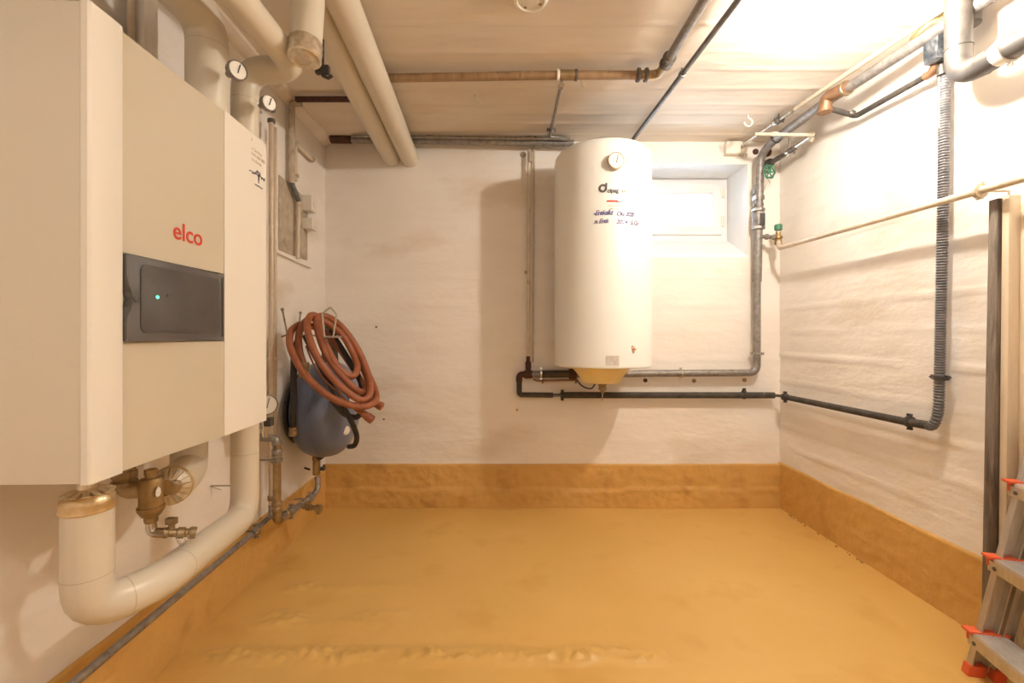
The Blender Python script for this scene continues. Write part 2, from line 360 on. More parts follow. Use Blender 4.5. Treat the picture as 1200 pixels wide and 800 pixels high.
# control door
out = []
L_, H_ = s2-s1-.004, zd1-zd0
def D(s, z, d=0): return BF(s1+.002+s, zd0+z, d)
notch = [(0,0), (L_,0), (L_, H_-.0), (0, H_)]
left = [(0.0, H_*.72), (.004, H_*.63), (.012, H_*.56), (.016, H_*.49), (.012, H_*.40), (.004, H_*.33), (0, H_*.25)]
bm = new(); prism(bm, [D(s, z, -.014) for s, z in [(0,0),(L_,0),(L_,H_),(0,H_)]+left], N_*.018, bev=.0015); door = obj('control_door', bm, 'smoke', boil, ang=30)
bm = new(); rr = []
x0, x1, y0, y1, r = .030, L_-.022, .016, H_-.014, .014
for cx, cy, a0 in ((x1-r, y1-r, 0), (x0+r, y1-r, 90), (x0+r, y0+r, 180), (x1-r, y0+r, 270)):
    for k in range(6): a = math.radians(a0+18*k); rr.append((cx+r*math.cos(a), cy+r*math.sin(a)))
prism(bm, [D(s, z, .003) for s, z in rr], N_*.003, bev=.001); obj('viewing_window', bm, 'smoke_dark', door)
bm = new(); box(bm, D(L_-.010, H_*.5, .0045), (.0015, H_*.9, .003), (E_, UP, N_)); obj('hinge_line', bm, 'smoke_dark', door)
bm = new(); lathe(bm, D(.020, H_*.49, .0035), N_, [(.006,0),(.006,.002),(.003,.003)], 16); obj('latch', bm, 'smoke_dark', door)
lp = PL(181, 348, FD)
bm = new(); lathe(bm, lp+N_*.006, N_, [(.0035,0),(.0030,.0015),(.0008,.0025)], 12); obj('indicator_light', bm, 'led', boil, label='small glowing green indicator light')
lp2 = PL(193, 346, FD); bm = new(); lathe(bm, lp2+N_*.006, N_, [(.003,0),(.002,.0015)], 12); obj('indicator_lens', bm, 'smoke_dark', boil, label='small unlit dark indicator lens')
def on_front(bm, px, py, d=.0):
    o = PL(px, py, FD); o = V((o.x, o.y, o.z)); return remap(bm, lambda c: o+E_*c.x+UP*c.y+N_*(c.z+d))
bm = text_bm('elco', .056, .0004, bold=.0006); o_f = PL(206.5, 278.5, FD); s_f = (o_f-O0).dot(E_)
remap(bm, lambda c: V((o_f.x, o_f.y, o_f.z))+E_*c.x+UP*c.y+N_*(c.z-.0094+.010*max(0, (s_f+c.x-s1)/(s2-s1))**2)); obj('lettering', bm, 'red_print', boil, label='red rounded lettering', smooth=False)
def strokes(n, w, h, r, seed):
    rd = random.Random(seed); pts = [V((w*i/n, h*(rd.random()-.2), 0)) for i in range(n+1)]; bm = new(); tube(bm, fillet(pts, w/n*.4, 3), r, 5); return bm
bm = new()
for (w, x, y) in ((.022, 289, 158),): pass
bm = text_bm('elco', .022, .0003, bold=.0006); on_front(bm, 287, 159, .0005); obj('small_lettering', bm, 'faint_print', boil, smooth=False)
for i, s in enumerate(('Brenner-Service', 'Tel. 0848 808 808', 'Kundendienst')):
    bm = text_bm(s, .0145, .0003); on_front(bm, 285.5+i*1.5, 168+i*7.5, .0005); obj('service_text', bm, 'faint_print', boil, smooth=False)
bm = strokes(26, .085, .011, .0011, 3); on_front(bm, 291.5, 200, .001); obj('ink_scribble', bm, 'dark_ink', boil, label='dark ink handwriting scribbled on the white strip')
bm = strokes(9, .026, .040, .0011, 5); on_front(bm, 299, 210, .001); obj('ink_scribble', bm, 'dark_ink', boil)
bm = strokes(12, .045, .006, .001, 9); on_front(bm, 298, 216, .001); obj('ink_scribble', bm, 'dark_ink', boil)
bm = new(); lathe(bm, P(33, 18, .777-.001), V((0,-1,0)), [(.0095,-.002),(.009,.001),(.006,.002)], 20); obj('screw_cover', bm, 'front_white', boil)
for i, px in enumerate((35, 41, 51, 58, 65)):
    bm = new(); box(bm, (P(px, 0, .80).x, .80, ZT+.006), (.009,.02,.016), bev=.001); obj('vent_tab', bm, 'dark_plastic', boil)

# ---------------------------------------------------------------- insulated (lagged) pipes
def jacket(name, label, pts, r, rb, seams=(), cat='pipe', n=28, mat_='insul'):
    t = thing(name, label, cat, pts[0]); bm = pipe_mesh(pts, r, rb, n); obj('jacket', bm, mat_, t)
    for c, d in seams:
        bm = new(); lathe(bm, V(c)-V(d).normalized()*.001, d, [(r*1.0,0),(r*1.008,.0005),(r*1.008,.0015),(r,.002)], n); obj('seam', bm, 'insul_end', t)
    return t
# U-shaped return pipe under the boiler
rA = .041
pA = [P(103, 594, .885), P(103, 717, .885), P(186, 682, 1.0), P(288, 600, 1.44), P(286, 440, 1.43), P(286, 200, 1.43), P(295, 66, 1.43)]
A = jacket('lagged_return_pipe', 'pale insulated pipe bending under the boiler and rising behind it to the ceiling', [pA[0], pA[1], pA[2], P(287, 604, 1.44), V((P(287,0,1.44).x, 1.44, CH+.86)), V((-.70, 1.44, CH+.865)), V((-.72, .15, CH+.875))], rA, .075,
   [((P(103, 672, .885)), (0,0,1)), (pA[1]+(pA[2]-pA[1])*.50, pA[2]-pA[1]), (pA[2]+(P(287,604,1.44)-pA[2])*.17, P(287,604,1.44)-pA[2]), (P(287, 530, 1.44), (0,0,1)), (V((P(287,0,1.44).x, 1.44, CH+.76)), (0,0,1))])
c = P(103, 594, .885)
bm = new(); lathe(bm, c+V((0,0,-.006)), UP, [(rA+.001,0),(rA+.003,.003),(rA+.002,.010),(rA+.003,.018),(rA+.001,.028),(rA-.008,.036)], 30); obj('foil_band', bm, 'foil_gold', A, label='shiny gold-toned foil end band')
bm = new()
for i in range(14):
    a = 2*PI*i/14; u = V((math.cos(a), math.sin(a), 0)); s = V((-math.sin(a), math.cos(a), 0))
    box(bm, c+u*(rA*.60)+V((0,0,.036)), (.034,.010,.0015), (u+V((0,0,-.3)), s, UP))
cyl(bm, c+V((0,0,.02)), c+V((0,0,.10)), .017, n=18)
obj('slit_end_cap', bm, 'foil', A)
# flow pipe rising from the boiler top then running to the viewer
x1_, y1_ = P(243, 100, 1.28).x, 1.28
Bp = jacket('lagged_flow_pipe', 'thick pale insulated pipe rising from the boiler top with a large round thermometer', [V((x1_, y1_, ZT-.03)), V((x1_, y1_, CH+.905)), V((x1_-.03, .15, CH+.92))], .0535, .075, [(V((x1_, y1_, CH+.83)), (0,0,1))])
def gauge(par, c, n, r, name='thermometer'):
    bm = new(); n = V(n).normalized(); lathe(bm, c-n*.012, n, [(r*.35,-.03),(r*.35,0),(r*.95,.002),(r,.006),(r,.020),(r*.93,.023),(r*.90,.019)], 30); g = obj(name, bm, 'steel', par)
    bm = new(); lathe(bm, c+n*.006, n, [(r*.9,0),(r*.88,.002)], 30); obj('dial', bm, 'dial', g)
    u, v = frame(n); bm = new(); tube(bm, [c+n*.009-v*r*.3, c+n*.009+(v*.9+u*.3).normalized()*r*.7], .0014, 6)
    obj('needle', bm, 'dark_plastic', g); return g
gauge(Bp, P(277, 83, 1.235), (.82,-.50,-.06), .026)
gauge(A, P(314, 121, 1.40), (.82,-.50,-.06), .024)
# under the boiler: insulated elbow with foil cone
E1 = jacket('lagged_elbow_pipe', 'short pale insulated elbow with slit foil cone under the boiler', [P(199, 570, 1.14), P(215, 557, 1.24), P(222, 548, 1.32), P(222, 470, 1.34)], .047, .05)
d = (P(215,557,1.24)-P(199,570,1.14)).normalized(); c = P(199, 570, 1.14)
bm = new(); lathe(bm, c+d*.002, d, [(.049,0),(.050,.005),(.048,.009),(.050,.013),(.048,.022)], 30); obj('foil_band', bm, 'foil_gold', E1)
bm = new(); u, v = frame(d)
for i in range(18):
    a = 2*PI*i/18; w = u*math.cos(a)+v*math.sin(a); s = -u*math.sin(a)+v*math.cos(a)
    q = [c+w*.046-s*.0068, c+w*.046+s*.0068, c-d*.018+w*.016+s*.0024, c-d*.018+w*.016-s*.0024]; prism(bm, q, -d*.0015)
obj('slit_foil_cone', bm, 'foil', E1)
bm = new(); tube(bm, [c+d*.03, c-d*.035], .014, 16); obj('pipe_stub', bm, 'brass', E1)
# twin lagged pipes to the back wall
zc = 1.12
C1 = jacket('ceiling_lagged_pipe', 'pale insulated ceiling pipe nearer the left wall, of the pair entering the back wall', [V((-.76, 2.80, CH+zc)), V((-.675, 1.56, CH+zc)), V((-.60, .3, CH+zc))], .054, .1)
C2 = jacket('ceiling_lagged_pipe', 'pale insulated ceiling pipe farther from the left wall, of the pair entering the back wall', [V((-.645, 2.80, CH+zc-.005)), V((-.568, 1.48, CH+zc)), V((-.50, .3, CH+zc))], .056, .1)
# short hanging capped stub
st = jacket('capped_pipe_stub', 'short hanging insulated pipe stub with a crinkled foil end under the ceiling', [P(362, -2, 1.36), P(357, 66, 1.33)], .046, .02)
d = (P(357, 66, 1.33)-P(362, -2, 1.36)).normalized(); c = P(357, 66, 1.33)
bm = new(); lathe(bm, c-d*.045, d, [(.0465,0),(.048,.003),(.047,.02),(.0485,.024),(.047,.04),(.048,.052),(.044,.056)], 30); obj('foil_band', bm, 'foil', st)
bm = new(); lathe(bm, c+d*.008, d, [(.044,0),(.030,.006),(.018,.002),(.004,.004)], 24); obj('foil_end', bm, 'foil', st)
bm = new(); q = P(378, 82, 1.60); box(bm, q, (.05,.02,.03), bev=.004); cyl(bm, q, q+V((0,0,.2)), .006, n=8); tube(bm, [q+V((.0,0,-.02)), q+V((.02,0,-.03)), q+V((.035,0,-.02))], .006, 8)
obj('pipe_bracket', bm, 'dark_plastic', label='small dark metal bracket beside the hanging foil-ended stub', cat='bracket')

# ---------------------------------------------------------------- dirt separator and drain valve under boiler
sx = 1.05
sep = thing('dirt_separator', 'brass dirt separator body hanging under the boiler', 'plumbing fitting', P(177, 612, sx))
a = P(177, 556, sx); b = P(177, 612, sx); h = a.z-b.z
bm = new(); lathe(bm, b, UP, [(.012,0),(.012,h*.10),(.020,h*.16),(.025,h*.24),(.0275,h*.28),(.0275,h*.34),(.024,h*.36),(.024,h*.86),(.021,h*.93),(.012,h*.95),(.012,h*1.05),(.010,h*1.08)], 32); obj('body', bm, 'brass', sep)
collar(sep, 'hex_nut', b+V((0,0,.008)), UP, .014, .014, 'brass', True)
collar(sep, 'hex_cap', a+V((0,0,.006)), UP, .0135, .014, 'brass', True)
bm = pipe_mesh([a+V((.018,.02,-.035)), P(203, 573, sx+.06), P(206, 566, sx+.1)], .016, .02); obj('side_branch', bm, 'brass', sep)
bm = new(); prism(bm, [a+V((.0255+dx*.0, -.012+dx, dz-.035)) for dx, dz in ((0,.012),(.007,.004),(.008,-.006),(.003,-.012),(-.004,-.012),(-.008,-.005),(-.006,.005))], V((.002,-.0008,0))); obj('tag', bm, 'paper', sep)
el = thing('union_elbow', 'grey-green brass union elbow between boiler and dirt separator', 'plumbing fitting', P(147, 584, sx))
bm = pipe_mesh([P(146, 548, sx), P(146, 574, sx), P(168, 573, sx+.01)], .0205, .035, 20); obj('elbow_body', bm, 'brass_dull', el)
collar(el, 'hex_nut', P(146, 556, sx), UP, .025, .020, 'brass_dull', True); collar(el, 'hex_nut', P(146, 565, sx), UP, .026, .010, 'brass_dull')
dv = thing('drain_valve', 'nickel drain valve with a small tee handle below the dirt separator', 'valve', P(180, 630, sx))
bm = pipe_mesh([P(177, 612, sx), P(178, 624, sx), P(194, 624, sx+.005)], .0115, .02, 16); obj('elbow', bm, 'chrome', dv)
bm = new(); dd = (P(220, 624, sx+.03)-P(190, 624, sx+.005)).normalized(); lathe(bm, P(190, 624, sx+.005), dd, [(.010,0),(.012,.002),(.012,.012),(.0095,.014),(.010,.028),(.013,.030),(.013,.044),(.010,.046),(.010,.052),(.013,.053),(.0145,.058),(.0135,.068),(.009,.068),(.009,.062)], 20); obj('valve_body', bm, 'brass_dull', dv)
bm = new(); q = P(201, 615, sx+.015); cyl(bm, q-V((0,0,.012)), q+V((0,0,.008)), .007, n=12); box(bm, q+V((0,0,.010)), (.024,.014,.016), bev=.003); obj('handle', bm, 'brass_dull', dv)
bm = new(); p0 = P(206, 628, sx+.01)
for i in range(9):
    t = i/8; q = p0+V((.028*t, .0, -.020*math.sin(PI*t)-.001)); tube(bm, [q+V((.003*math.cos(a), .0015*math.sin(a*2), .003*math.sin(a))) for a in [k*PI/4 for k in range(8)]], .0007, 5, closed=True)
obj('retaining_chain', bm, 'wire', dv)
bm = new(); q = PL(247, 569, 0); tube(bm, [q, q+N_*.10], .003, 6); tube(bm, [q+V((0,0,-.004)), q+N_*.045+V((0,-.01,-.012))], .0015, 5); obj('wall_pin', bm, 'wire', label='bare metal pin sticking out of the left wall below the boiler', cat='pin')

# ---------------------------------------------------------------- left wall pipework
vp = thing('riser_pipe', 'slim pinkish steel riser standing along the right edge of the boiler', 'pipe', PL(317, 600, .05))
a, b = PL(315.5, 120, .06), PL(318, 596, .06)
bm = new(); cyl(bm, V((b.x, b.y, PL(315,140,.06).z)), V((b.x, b.y, b.z)), .0115, n=16); obj('pipe_length', bm, 'copper_paint', vp)
bm = new(); cyl(bm, V((b.x-.012, b.y+.055, PL(315,140,.06).z)), V((b.x-.012, b.y+.055, b.z+.1)), .0075, n=12); obj('thin_pipe', bm, 'copper_paint', vp)
for py in (126, 140):
    collar(vp, 'band_clip', V((b.x, b.y, PL(316, py, .06).z)), UP, .0165, .018, 'steel_dark')
bm = pipe_mesh([V((b.x, b.y, b.z+.02)), V((b.x, b.y, b.z-.03)), P(300, 620, 1.86), P(296, 624, 1.84)], .0125, .03); obj('bend', bm, 'steel', vp)
collar(vp, 'union', V((b.x, b.y, b.z+.05)), UP, .016, .022, 'brass_dull')
bm = new(); q = PL(320, 421, .05); tube(bm, [q+V((-.03,0,0)), q+V((.02,-.01,.006)), q+V((.025,-.01,-.01))], .003, 6); obj('cable_tie', bm, 'white_plastic', vp)
fp = thing('floor_level_pipe', 'thin grey steel pipe running along the ochre band of the left wall', 'pipe', P(300, 622, 1.888))
bm = new(); tube(bm, [P(302, 620, 1.89), PL(85, 801, .06), V((xl(.2)+.06, .2, CH-.84))], .0118, 16); obj('pipe_length', bm, 'steel', fp)
dJ = PL(85, 801, .06)-P(300, 622, 1.888)
clamp(fp, P(300, 622, 1.885), dJ, .0135, to=P(300, 622, 1.885)+V((-.06,0,0)), m='steel')
collar(fp, 'rubber_lining', P(300, 622, 1.885), dJ, .017, .012, 'dark_plastic')
# gauge and valve near boiler foot
gv = thing('pressure_gauge', 'round pressure gauge with dark valve stub beside the lower boiler corner', 'gauge', PL(311, 500, .1))
gauge(gv, P(312.5, 474, 1.75), (.55,-.83,0), .040, 'gauge_case')
bm = new(); cyl(bm, P(311, 482, 1.79), P(311, 512, 1.79), .011, n=14); obj('stem', bm, 'chrome', gv)
bm = new(); q = P(311, 500, 1.79); cyl(bm, V((xl(1.79), 1.79, q.z)), q, .007, n=10); obj('wall_spur', bm, 'steel', gv)
bm = new(); box(bm, P(315, 494, 1.76), (.028,.03,.034), bev=.004); obj('valve_knob', bm, 'dark_plastic', gv)
# thick yellowish drop pipe and connection to vessel
kp = thing('expansion_pipe', 'olive steel drop pipe turning along the wall foot up to the blue vessel', 'pipe', P(324, 612, 1.93))
k0, k1 = P(322, 515, 1.93), P(324.5, 611, 1.93); k0.x = k1.x
e0 = P(371, 560, 2.38); e1 = P(372, 578, 2.38)
bm = pipe_mesh([P(302, 512, 1.93), k0+V((0,0,.006)), k0-V((0,0,.05))], .0165, .035, 18); obj('top_elbow', bm, 'steel', kp)
bm = new(); cyl(bm, k0-V((0,0,.02)), V((k1.x, k1.y, P(0,592,1.93).z)), .0165, n=18); obj('drop_length', bm, 'brass_dull', kp)
bm = pipe_mesh([V((k1.x, k1.y, P(0,590,1.93).z)), k1, P(338, 601, 2.02)], .019, .03, 18); obj('bottom_elbow', bm, 'brass_dull', kp)
bm = pipe_mesh([P(330, 606, 1.96), P(338, 601, 2.02), P(364, 583, 2.33), P(373, 573, 2.39), P(372, 558, 2.40)], .0155, .05, 16); obj('wall_foot_length', bm, 'steel', kp)
for py, w in ((519, .012), (529, .02), (534, .010), (590, .02), (596, .02)):
    collar(kp, 'union', V((k1.x, k1.y, P(0, py, 1.93).z)), UP, .0215, w, 'brass_dull' if py > 550 else 'steel')
clamp(kp, V((k1.x, k1.y, P(0, 539, 1.93).z)), UP, .0175, to=V((xl(1.93), 1.93, P(0, 539, 1.93).z)), m='steel')
bm = new(); tube(bm, [V((xl(1.9), 1.9, P(0,536,1.9).z)), V((k1.x-.01, 1.9, P(0,536,1.9).z))], .003, 6); obj('wall_rod', bm, 'wire', kp)
d = P(364, 583, 2.33)-P(338, 601, 2.02)
for px, py, Y in ((341, 599, 2.05), (363, 584, 2.31)): clamp(kp, P(px, py, Y), d, .0175, to=P(px, py, Y)+V((-.08,0,0)), m='steel'); collar(kp, 'rubber_lining', P(px, py, Y), d, .021, .012, 'dark_plastic')
for px, py, Y in ((334, 603, 1.985), (354, 590, 2.2)): collar(kp, 'union', P(px, py, Y), d, .020, .022, 'chrome')
bm = new(); a_ = P(355, 594, 2.22); dd = P(384, 596, 2.20)-a_; lathe(bm, a_, dd, [(.010,0),(.010,.02),(.016,.022),(.016,.045),(.012,.047),(.012,.07),(.018,.072),(.018,.10),(.012,.102)], 18); q = a_+dd.normalized()*.034
cyl(bm, q, q+V((0,0,.03)), .007, n=10); sph(bm, q+dd.normalized()*.05-V((0,0,.02)), .012, 10); dr = obj('drain_tap', bm, 'brass_dull', kp)
bm = new(); lathe(bm, P(371, 556, 2.39), UP, [(.019,0),(.021,.004),(.021,.07),(.017,.075),(.024,.08),(.024,.10),(.018,.104),(.018,.125)], 8); obj('brass_coupling', bm, 'brass', kp)
bm = new(); q = P(378, 549, 2.36); box(bm, q, (.025,.02,.018), bev=.003); box(bm, q+V((.008,0,.008)), (.012,.014,.03), bev=.003); obj('valve_knob', bm, 'dark_plastic', kp)
bm = new(); a_ = P(334, 588, 1.95); tube(bm, [a_, P(355, 588, 2.14)], .002, 5); tube(bm, [a_, P(338, 601, 1.98)], .0015, 5); obj('wire_loop', bm, 'wire', kp)

# ---------------------------------------------------------------- expansion vessel
vc = V((xl(2.40)+.165, 2.40, P(0, 478, 2.40).z)); vr = .255
ves = thing('expansion_vessel', 'slate-blue steel expansion vessel hanging on the left wall below the coiled hose', 'tank', vc-V((0,0,vr)))
bm = new(); prof = []
n = 26
for i in range(n+1):
    a = PI*i/n; x = -math.cos(a); k = 2.6
    rr_ = (max(0, 1-abs(x)**k))**(1/k); prof.append((vr*rr_, x*.150))
lathe(bm, vc, N_, prof, 48); obj('shell', bm, 'vessel', ves, ang=80)
bm = new(); lathe(bm, vc-N_*.0045, N_, [(vr*.985,0),(vr*1.006,.002),(vr*1.006,.007),(vr*.985,.009)], 60); obj('weld_seam', bm, 'vessel', ves)
bm = new(); lathe(bm, vc-N_*.150, N_, [(vr*.60,0),(vr*.72,.004),(vr*.72,.016),(vr*.70,.02)], 48); obj('wall_rim', bm, 'rubber', ves, label='black rubber rim at the wall side')
bm = new(); cyl(bm, P(372, 536, 2.39), vc-V((0,0,vr*.9)), .022, n=16); obj('neck', bm, 'dark_plastic', ves)
bm = new(); q = vc+N_*.152+V((0,-.05,.06)); prism(bm, [q+V((0,a,b)) for a, b in ((-.04,-.03),(.04,-.03),(.04,.03),(-.04,.03))], N_*.001)
obj('rating_label', bm, 'paper', ves)
bm = new(); q = vc+N_*.135+V((0,-.10,-.10)); lathe(bm, q, V((.8,-.6,0)), [(.022,-.01),(.024,.006),(.018,.012)], 18); obj('valve_cap', bm, 'white_plastic', ves)

# ---------------------------------------------------------------- hoses on hooks
def c4(x, y): return (290+x/4.447, 340+y/4.447)
def smooth_path(pts, closed=False, sub=6):
    """Catmull-Rom"""
    n = len(pts); out = []
    g = (lambda i: pts[i % n]) if closed else (lambda i: pts[max(0, min(n-1, i))])
    for i in range(n if closed else n-1):
        p0, p1, p2, p3 = g(i-1), g(i), g(i+1), g(i+2)
        for j in range(sub):
            t = j/sub; out.append(.5*((2*p1)+(p2-p0)*t+(2*p0-5*p1+4*p2-p3)*t*t+(3*p1-p0-3*p2+p3)*t**3))
    if not closed: out.append(pts[-1])
    return out
hs = thing('coiled_garden_hose', 'long terracotta-red rubber hose coiled over a wire hook on the left wall', 'hose', P(392, 500, 2.02))
# one continuous hose: successive turns, x,y read in the enlarged crop, depth in metres
turns = [(295,395,2.03),(272,320,2.03),(268,230,2.05),(300,165,2.12),(360,140,2.16),(440,165,2.16),(520,250,2.17),(600,400,2.18),(630,490,2.15),(600,530,2.08),(550,505,2.04),(470,420,2.02),(400,310,2.02),(365,200,2.04),(365,140,2.10),
  (420,140,2.14),(490,190,2.15),(570,300,2.16),(630,440,2.13),(640,530,2.07),(600,572,2.02),(520,530,1.99),(420,430,1.98),(350,320,1.98),(312,200,2.01),(325,137,2.07),(360,135,2.10),
  (430,180,2.13),(500,240,2.14),(555,340,2.14),(572,410,2.10),(545,448,2.06),(490,420,2.03),(440,350,2.02),(390,240,2.05),(375,165,2.10),(400,145,2.14),(460,175,2.17),(560,310,2.19),(640,460,2.17),(672,550,2.10),(650,592,2.04),(570,605,2.00),(430,555,1.97),(300,440,1.97),(228,310,1.99),(222,230,2.02),(250,190,2.08),(300,180,2.14),(420,230,2.19),(560,420,2.21),(640,560,2.18),(675,595,2.14)]
path = smooth_path([P(*c4(x, y), Y) for x, y, Y in turns], sub=6)
bm = new(); tube(bm, path, .0158, 12); obj('hose_length', bm, 'hose', hs, ang=80)
bm = new(); a_ = P(*c4(298,385), 2.03); b_ = P(*c4(294,430), 2.03); d = (b_-a_); lathe(bm, a_, d, [(.017,-.01),(.021,-.006),(.021,.02),(.018,.024),(.022,.03),(.022,.055),(.015,.06)], 16); obj('brass_coupling', bm, 'brass_dull', hs)
for (xa, ya, xb, yb, Y) in ((600,640,655,678,2.05), (665,590,705,608,2.13)):
    bm = new(); a_ = P(*c4(xa, ya), Y); b_ = P(*c4(xb, yb), Y); L = (b_-a_).length
    lathe(bm, a_, b_-a_, [(.011,-.04),(.012,0),(.017,.003),(.017,L*.35),(.020,L*.4),(.020,L*.95),(.012,L),(.010,L*.9)], 14); obj('end_coupling', bm, 'hose', hs)
hb = thing('black_hose', 'black rubber hose hanging straight down the front left of the blue vessel', 'hose', P(*c4(235, 765), 2.05))
bm = new(); tube(bm, smooth_path([P(*c4(x, y), Y) for x, y, Y in ((262,260,2.10),(245,330,2.07),(241,420,2.06),(240,560,2.06),(237,720,2.06))]), .0145, 12); obj('hose_length', bm, 'rubber', hb)
a_ = P(*c4(237, 712), 2.06); bm = new(); lathe(bm, a_, -UP, [(.015,0),(.0175,.002),(.0175,.012),(.015,.014),(.018,.017),(.018,.04),(.010,.043)], 16); obj('hose_clip', bm, 'brass_dull', hb)
hc = thing('black_hose', 'black rubber hose looping from behind the red coil down the right of the vessel', 'hose', P(415, 520, 2.15))
bm = new(); tube(bm, smooth_path([P(*q) for q in ((*c4(300,240),2.16),(*c4(345,330),2.10),(*c4(400,430),2.06),(*c4(450,530),2.04),(*c4(500,610),2.05),(*c4(535,670),2.06),(*c4(565,740),2.10),(418,515,2.16),(415,522,2.2),(409,523,2.25))]), .0125, 12); obj('hose_length', bm, 'rubber', hc)
bm = new(); tube(bm, smooth_path([P(*q) for q in ((*c4(430,210),2.2),(*c4(520,350),2.2),(*c4(590,480),2.2),(*c4(600,600),2.16),(*c4(570,660),2.1),(*c4(500,640),2.05),(*c4(440,570),2.04))]), .0135, 12); obj('rear_loop', bm, 'rubber', hc)
bm = new(); tube(bm, smooth_path([P(*q) for q in ((*c4(305,290),2.05),(*c4(345,385),2.02),(*c4(400,465),2.0),(*c4(470,530),2.0),(*c4(520,580),2.0))]), .004, 8); obj('thin_tube', bm, 'hose', hc)
hw = P(386, 378, 2.13)
hk = thing('hose_hook', 'pale bent-wire house-shaped hose hook fixed to the left wall near the corner', 'hook', P(386, 395, 2.10))
Z = [P(*c4(x, y), 2.00) for x, y in ((390,120),(432,88),(465,125),(447,243),(402,243))]
bm = new(); tube(bm, fillet(Z+[Z[0]], .006, 4), .0042, 8); obj('wire_loop', bm, 'wire', hk)
bm = new()
for q in (Z[3], Z[4]): tube(bm, fillet([q, q+V((-.03,.30,.0)), V((xl(2.42), 2.42, q.z+.01))], .03), .005, 8)
obj('wire_arm', bm, 'wire', hk)
bm = new(); q = P(*c4(428, 285), 2.30); prism(bm, [q+V((x,0,z)) for x, z in ((-.045,-.09),(.045,-.09),(.035,.10),(-.03,.10))], V((0,.004,0))); obj('back_plate', bm, 'galv_duct', hk)
for i, (x0, y0, x1, y1, lb) in enumerate(((182,100,208,232,'longer bent steel wall hook left of the hose coil'), (276,118,270,180,'shorter bent steel wall hook between long hook and coil'))):
    a_ = PL(*c4(x0, y0), .035); b_ = PL(*c4(x1, y1), .030); w_ = V((xl(b_.y), b_.y, b_.z-.01))
    bm = new(); tube(bm, fillet([a_, b_, w_], .012), .0045, 8); sph(bm, a_, .0085, 10); obj('wall_hook', bm, 'steel', label=lb, cat='hook')
bm = new(); a_ = P(361, 548, 2.5); tube(bm, [V((xl(2.5),2.5,a_.z)), V((xl(2.5)+.03,2.5,a_.z-.01))], .006, 8); obj('rusty_peg', bm, 'rust_dark', label='rusty peg in the left wall under the blue vessel', cat='peg')

# ---------------------------------------------------------------- electrical on left wall
bm = new()
cp = [PL(x, y, .0) for x, y in ((326,205),(340,216),(352,228),(359,240),(359,305),(340,298),(326,292))]
prism(bm, cp, N_*.006); bmesh.ops.subdivide_edges(bm, edges=bm.edges[:], cuts=1); obj('trim_3', bm, 'concrete', kind='structure', smooth=False)
bm = new(); a_, b_ = PL(316, 291, 0), PL(361, 312, 0); prism(bm, [a_, a_+N_*.022, a_+N_*.022-UP*.012, a_-UP*.012], b_-a_); obj('trim_4', bm, 'wall', kind='structure')
C1['group'] = C2['group'] = 'twin insulated pipes under the ceiling'
cd = thing('cable_conduit', 'paint-daubed cable conduit down the left wall past the bare concrete patch', 'conduit', PL(348, 305, .02))
v0 = PL(342, 215, .03)
pts = [V((v0.x+.05, 2.28, CEIL-.03)), V((v0.x, 2.28, CEIL-.03)), V((v0.x, 2.28, v0.z)), PL(350, 235, .03), PL(349, 303, .03)]
bm = pipe_mesh(pts[:3], .016, .03); obj('conduit_length', bm, 'concrete', cd)
bm = pipe_mesh(pts[2:4], .013, .02); obj('flexible_bend', bm, 'tape', cd)
bm = pipe_mesh(pts[3:], .010, .02); obj('lower_conduit', bm, 'paint_pipe', cd)
bm = new(); cyl(bm, V((P(347,121,2.24).x, 2.24, CEIL-.03)), V((P(414,121,2.24).x, 2.24, CEIL-.03)), .014, n=16); obj('dark_sleeve', bm, 'rust_dark', cd, label='dark rusty sleeve under the ceiling')
c2 = thing('branch_conduit', 'short cream conduit branching level to the corner above the switch boxes', 'conduit', PL(347, 210, .02))
bm = pipe_mesh([PL(346.5, 212, .025), PL(346.5, 168, .025), PL(367, 188, .025)], .010, .015, 12); obj('conduit_length', bm, 'paint_pipe', c2)
for px, py in ((346.5, 168), (366, 187), (347, 206)):
    bm = new(); sph(bm, PL(px, py, .025), .016, 10); obj('fitting', bm, 'concrete', c2)
for (x0, y0, x1, y1, lb) in ((353.5, 230, 360.5, 249, 'upper cream switch box on the bare concrete patch'), (350, 254, 365, 272, 'lower larger cream switch box on the bare concrete patch')):
    a_ = PL(x0+2, y0, .0); b_ = PL(x1-3.5, y1, .0); sb = thing('switch_box', lb, 'switch', (a_+b_)/2, 'switch boxes on the left wall')
    bm = new(); box(bm, V(((a_.x+b_.x)/2+.03, (a_.y+b_.y)/2, (a_.z+b_.z)/2)), (.055, .075, a_.z-b_.z), (N_, E_, UP), bev=.004); obj('casing', bm, 'white_plastic', sb)
    bm = new(); box(bm, V(((a_.x+b_.x)/2+.058, (a_.y+b_.y)/2, (a_.z+b_.z)/2)), (.008, .03, .03), (N_, E_, UP), bev=.002); obj('rocker', bm, 'white_plastic', sb)
# pale duct above the boiler
bm = new(); q = PL(168, 60, .03); box(bm, V((q.x, q.y, CH+.85)), (.05,.05,.74), bev=.004); obj('cable_duct', bm, 'wall', label='pale vertical cable duct on the left wall above the boiler', cat='duct')
bm = new(); q = PL(157, 60, .03); cyl(bm, V((q.x, q.y-.01, CH+.5)), V((q.x, q.y-.01, CEIL)), .010, n=12); obj('wall_conduit', bm, 'copper_paint', label='thin pinkish conduit rising beside the duct above the boiler', cat='conduit')

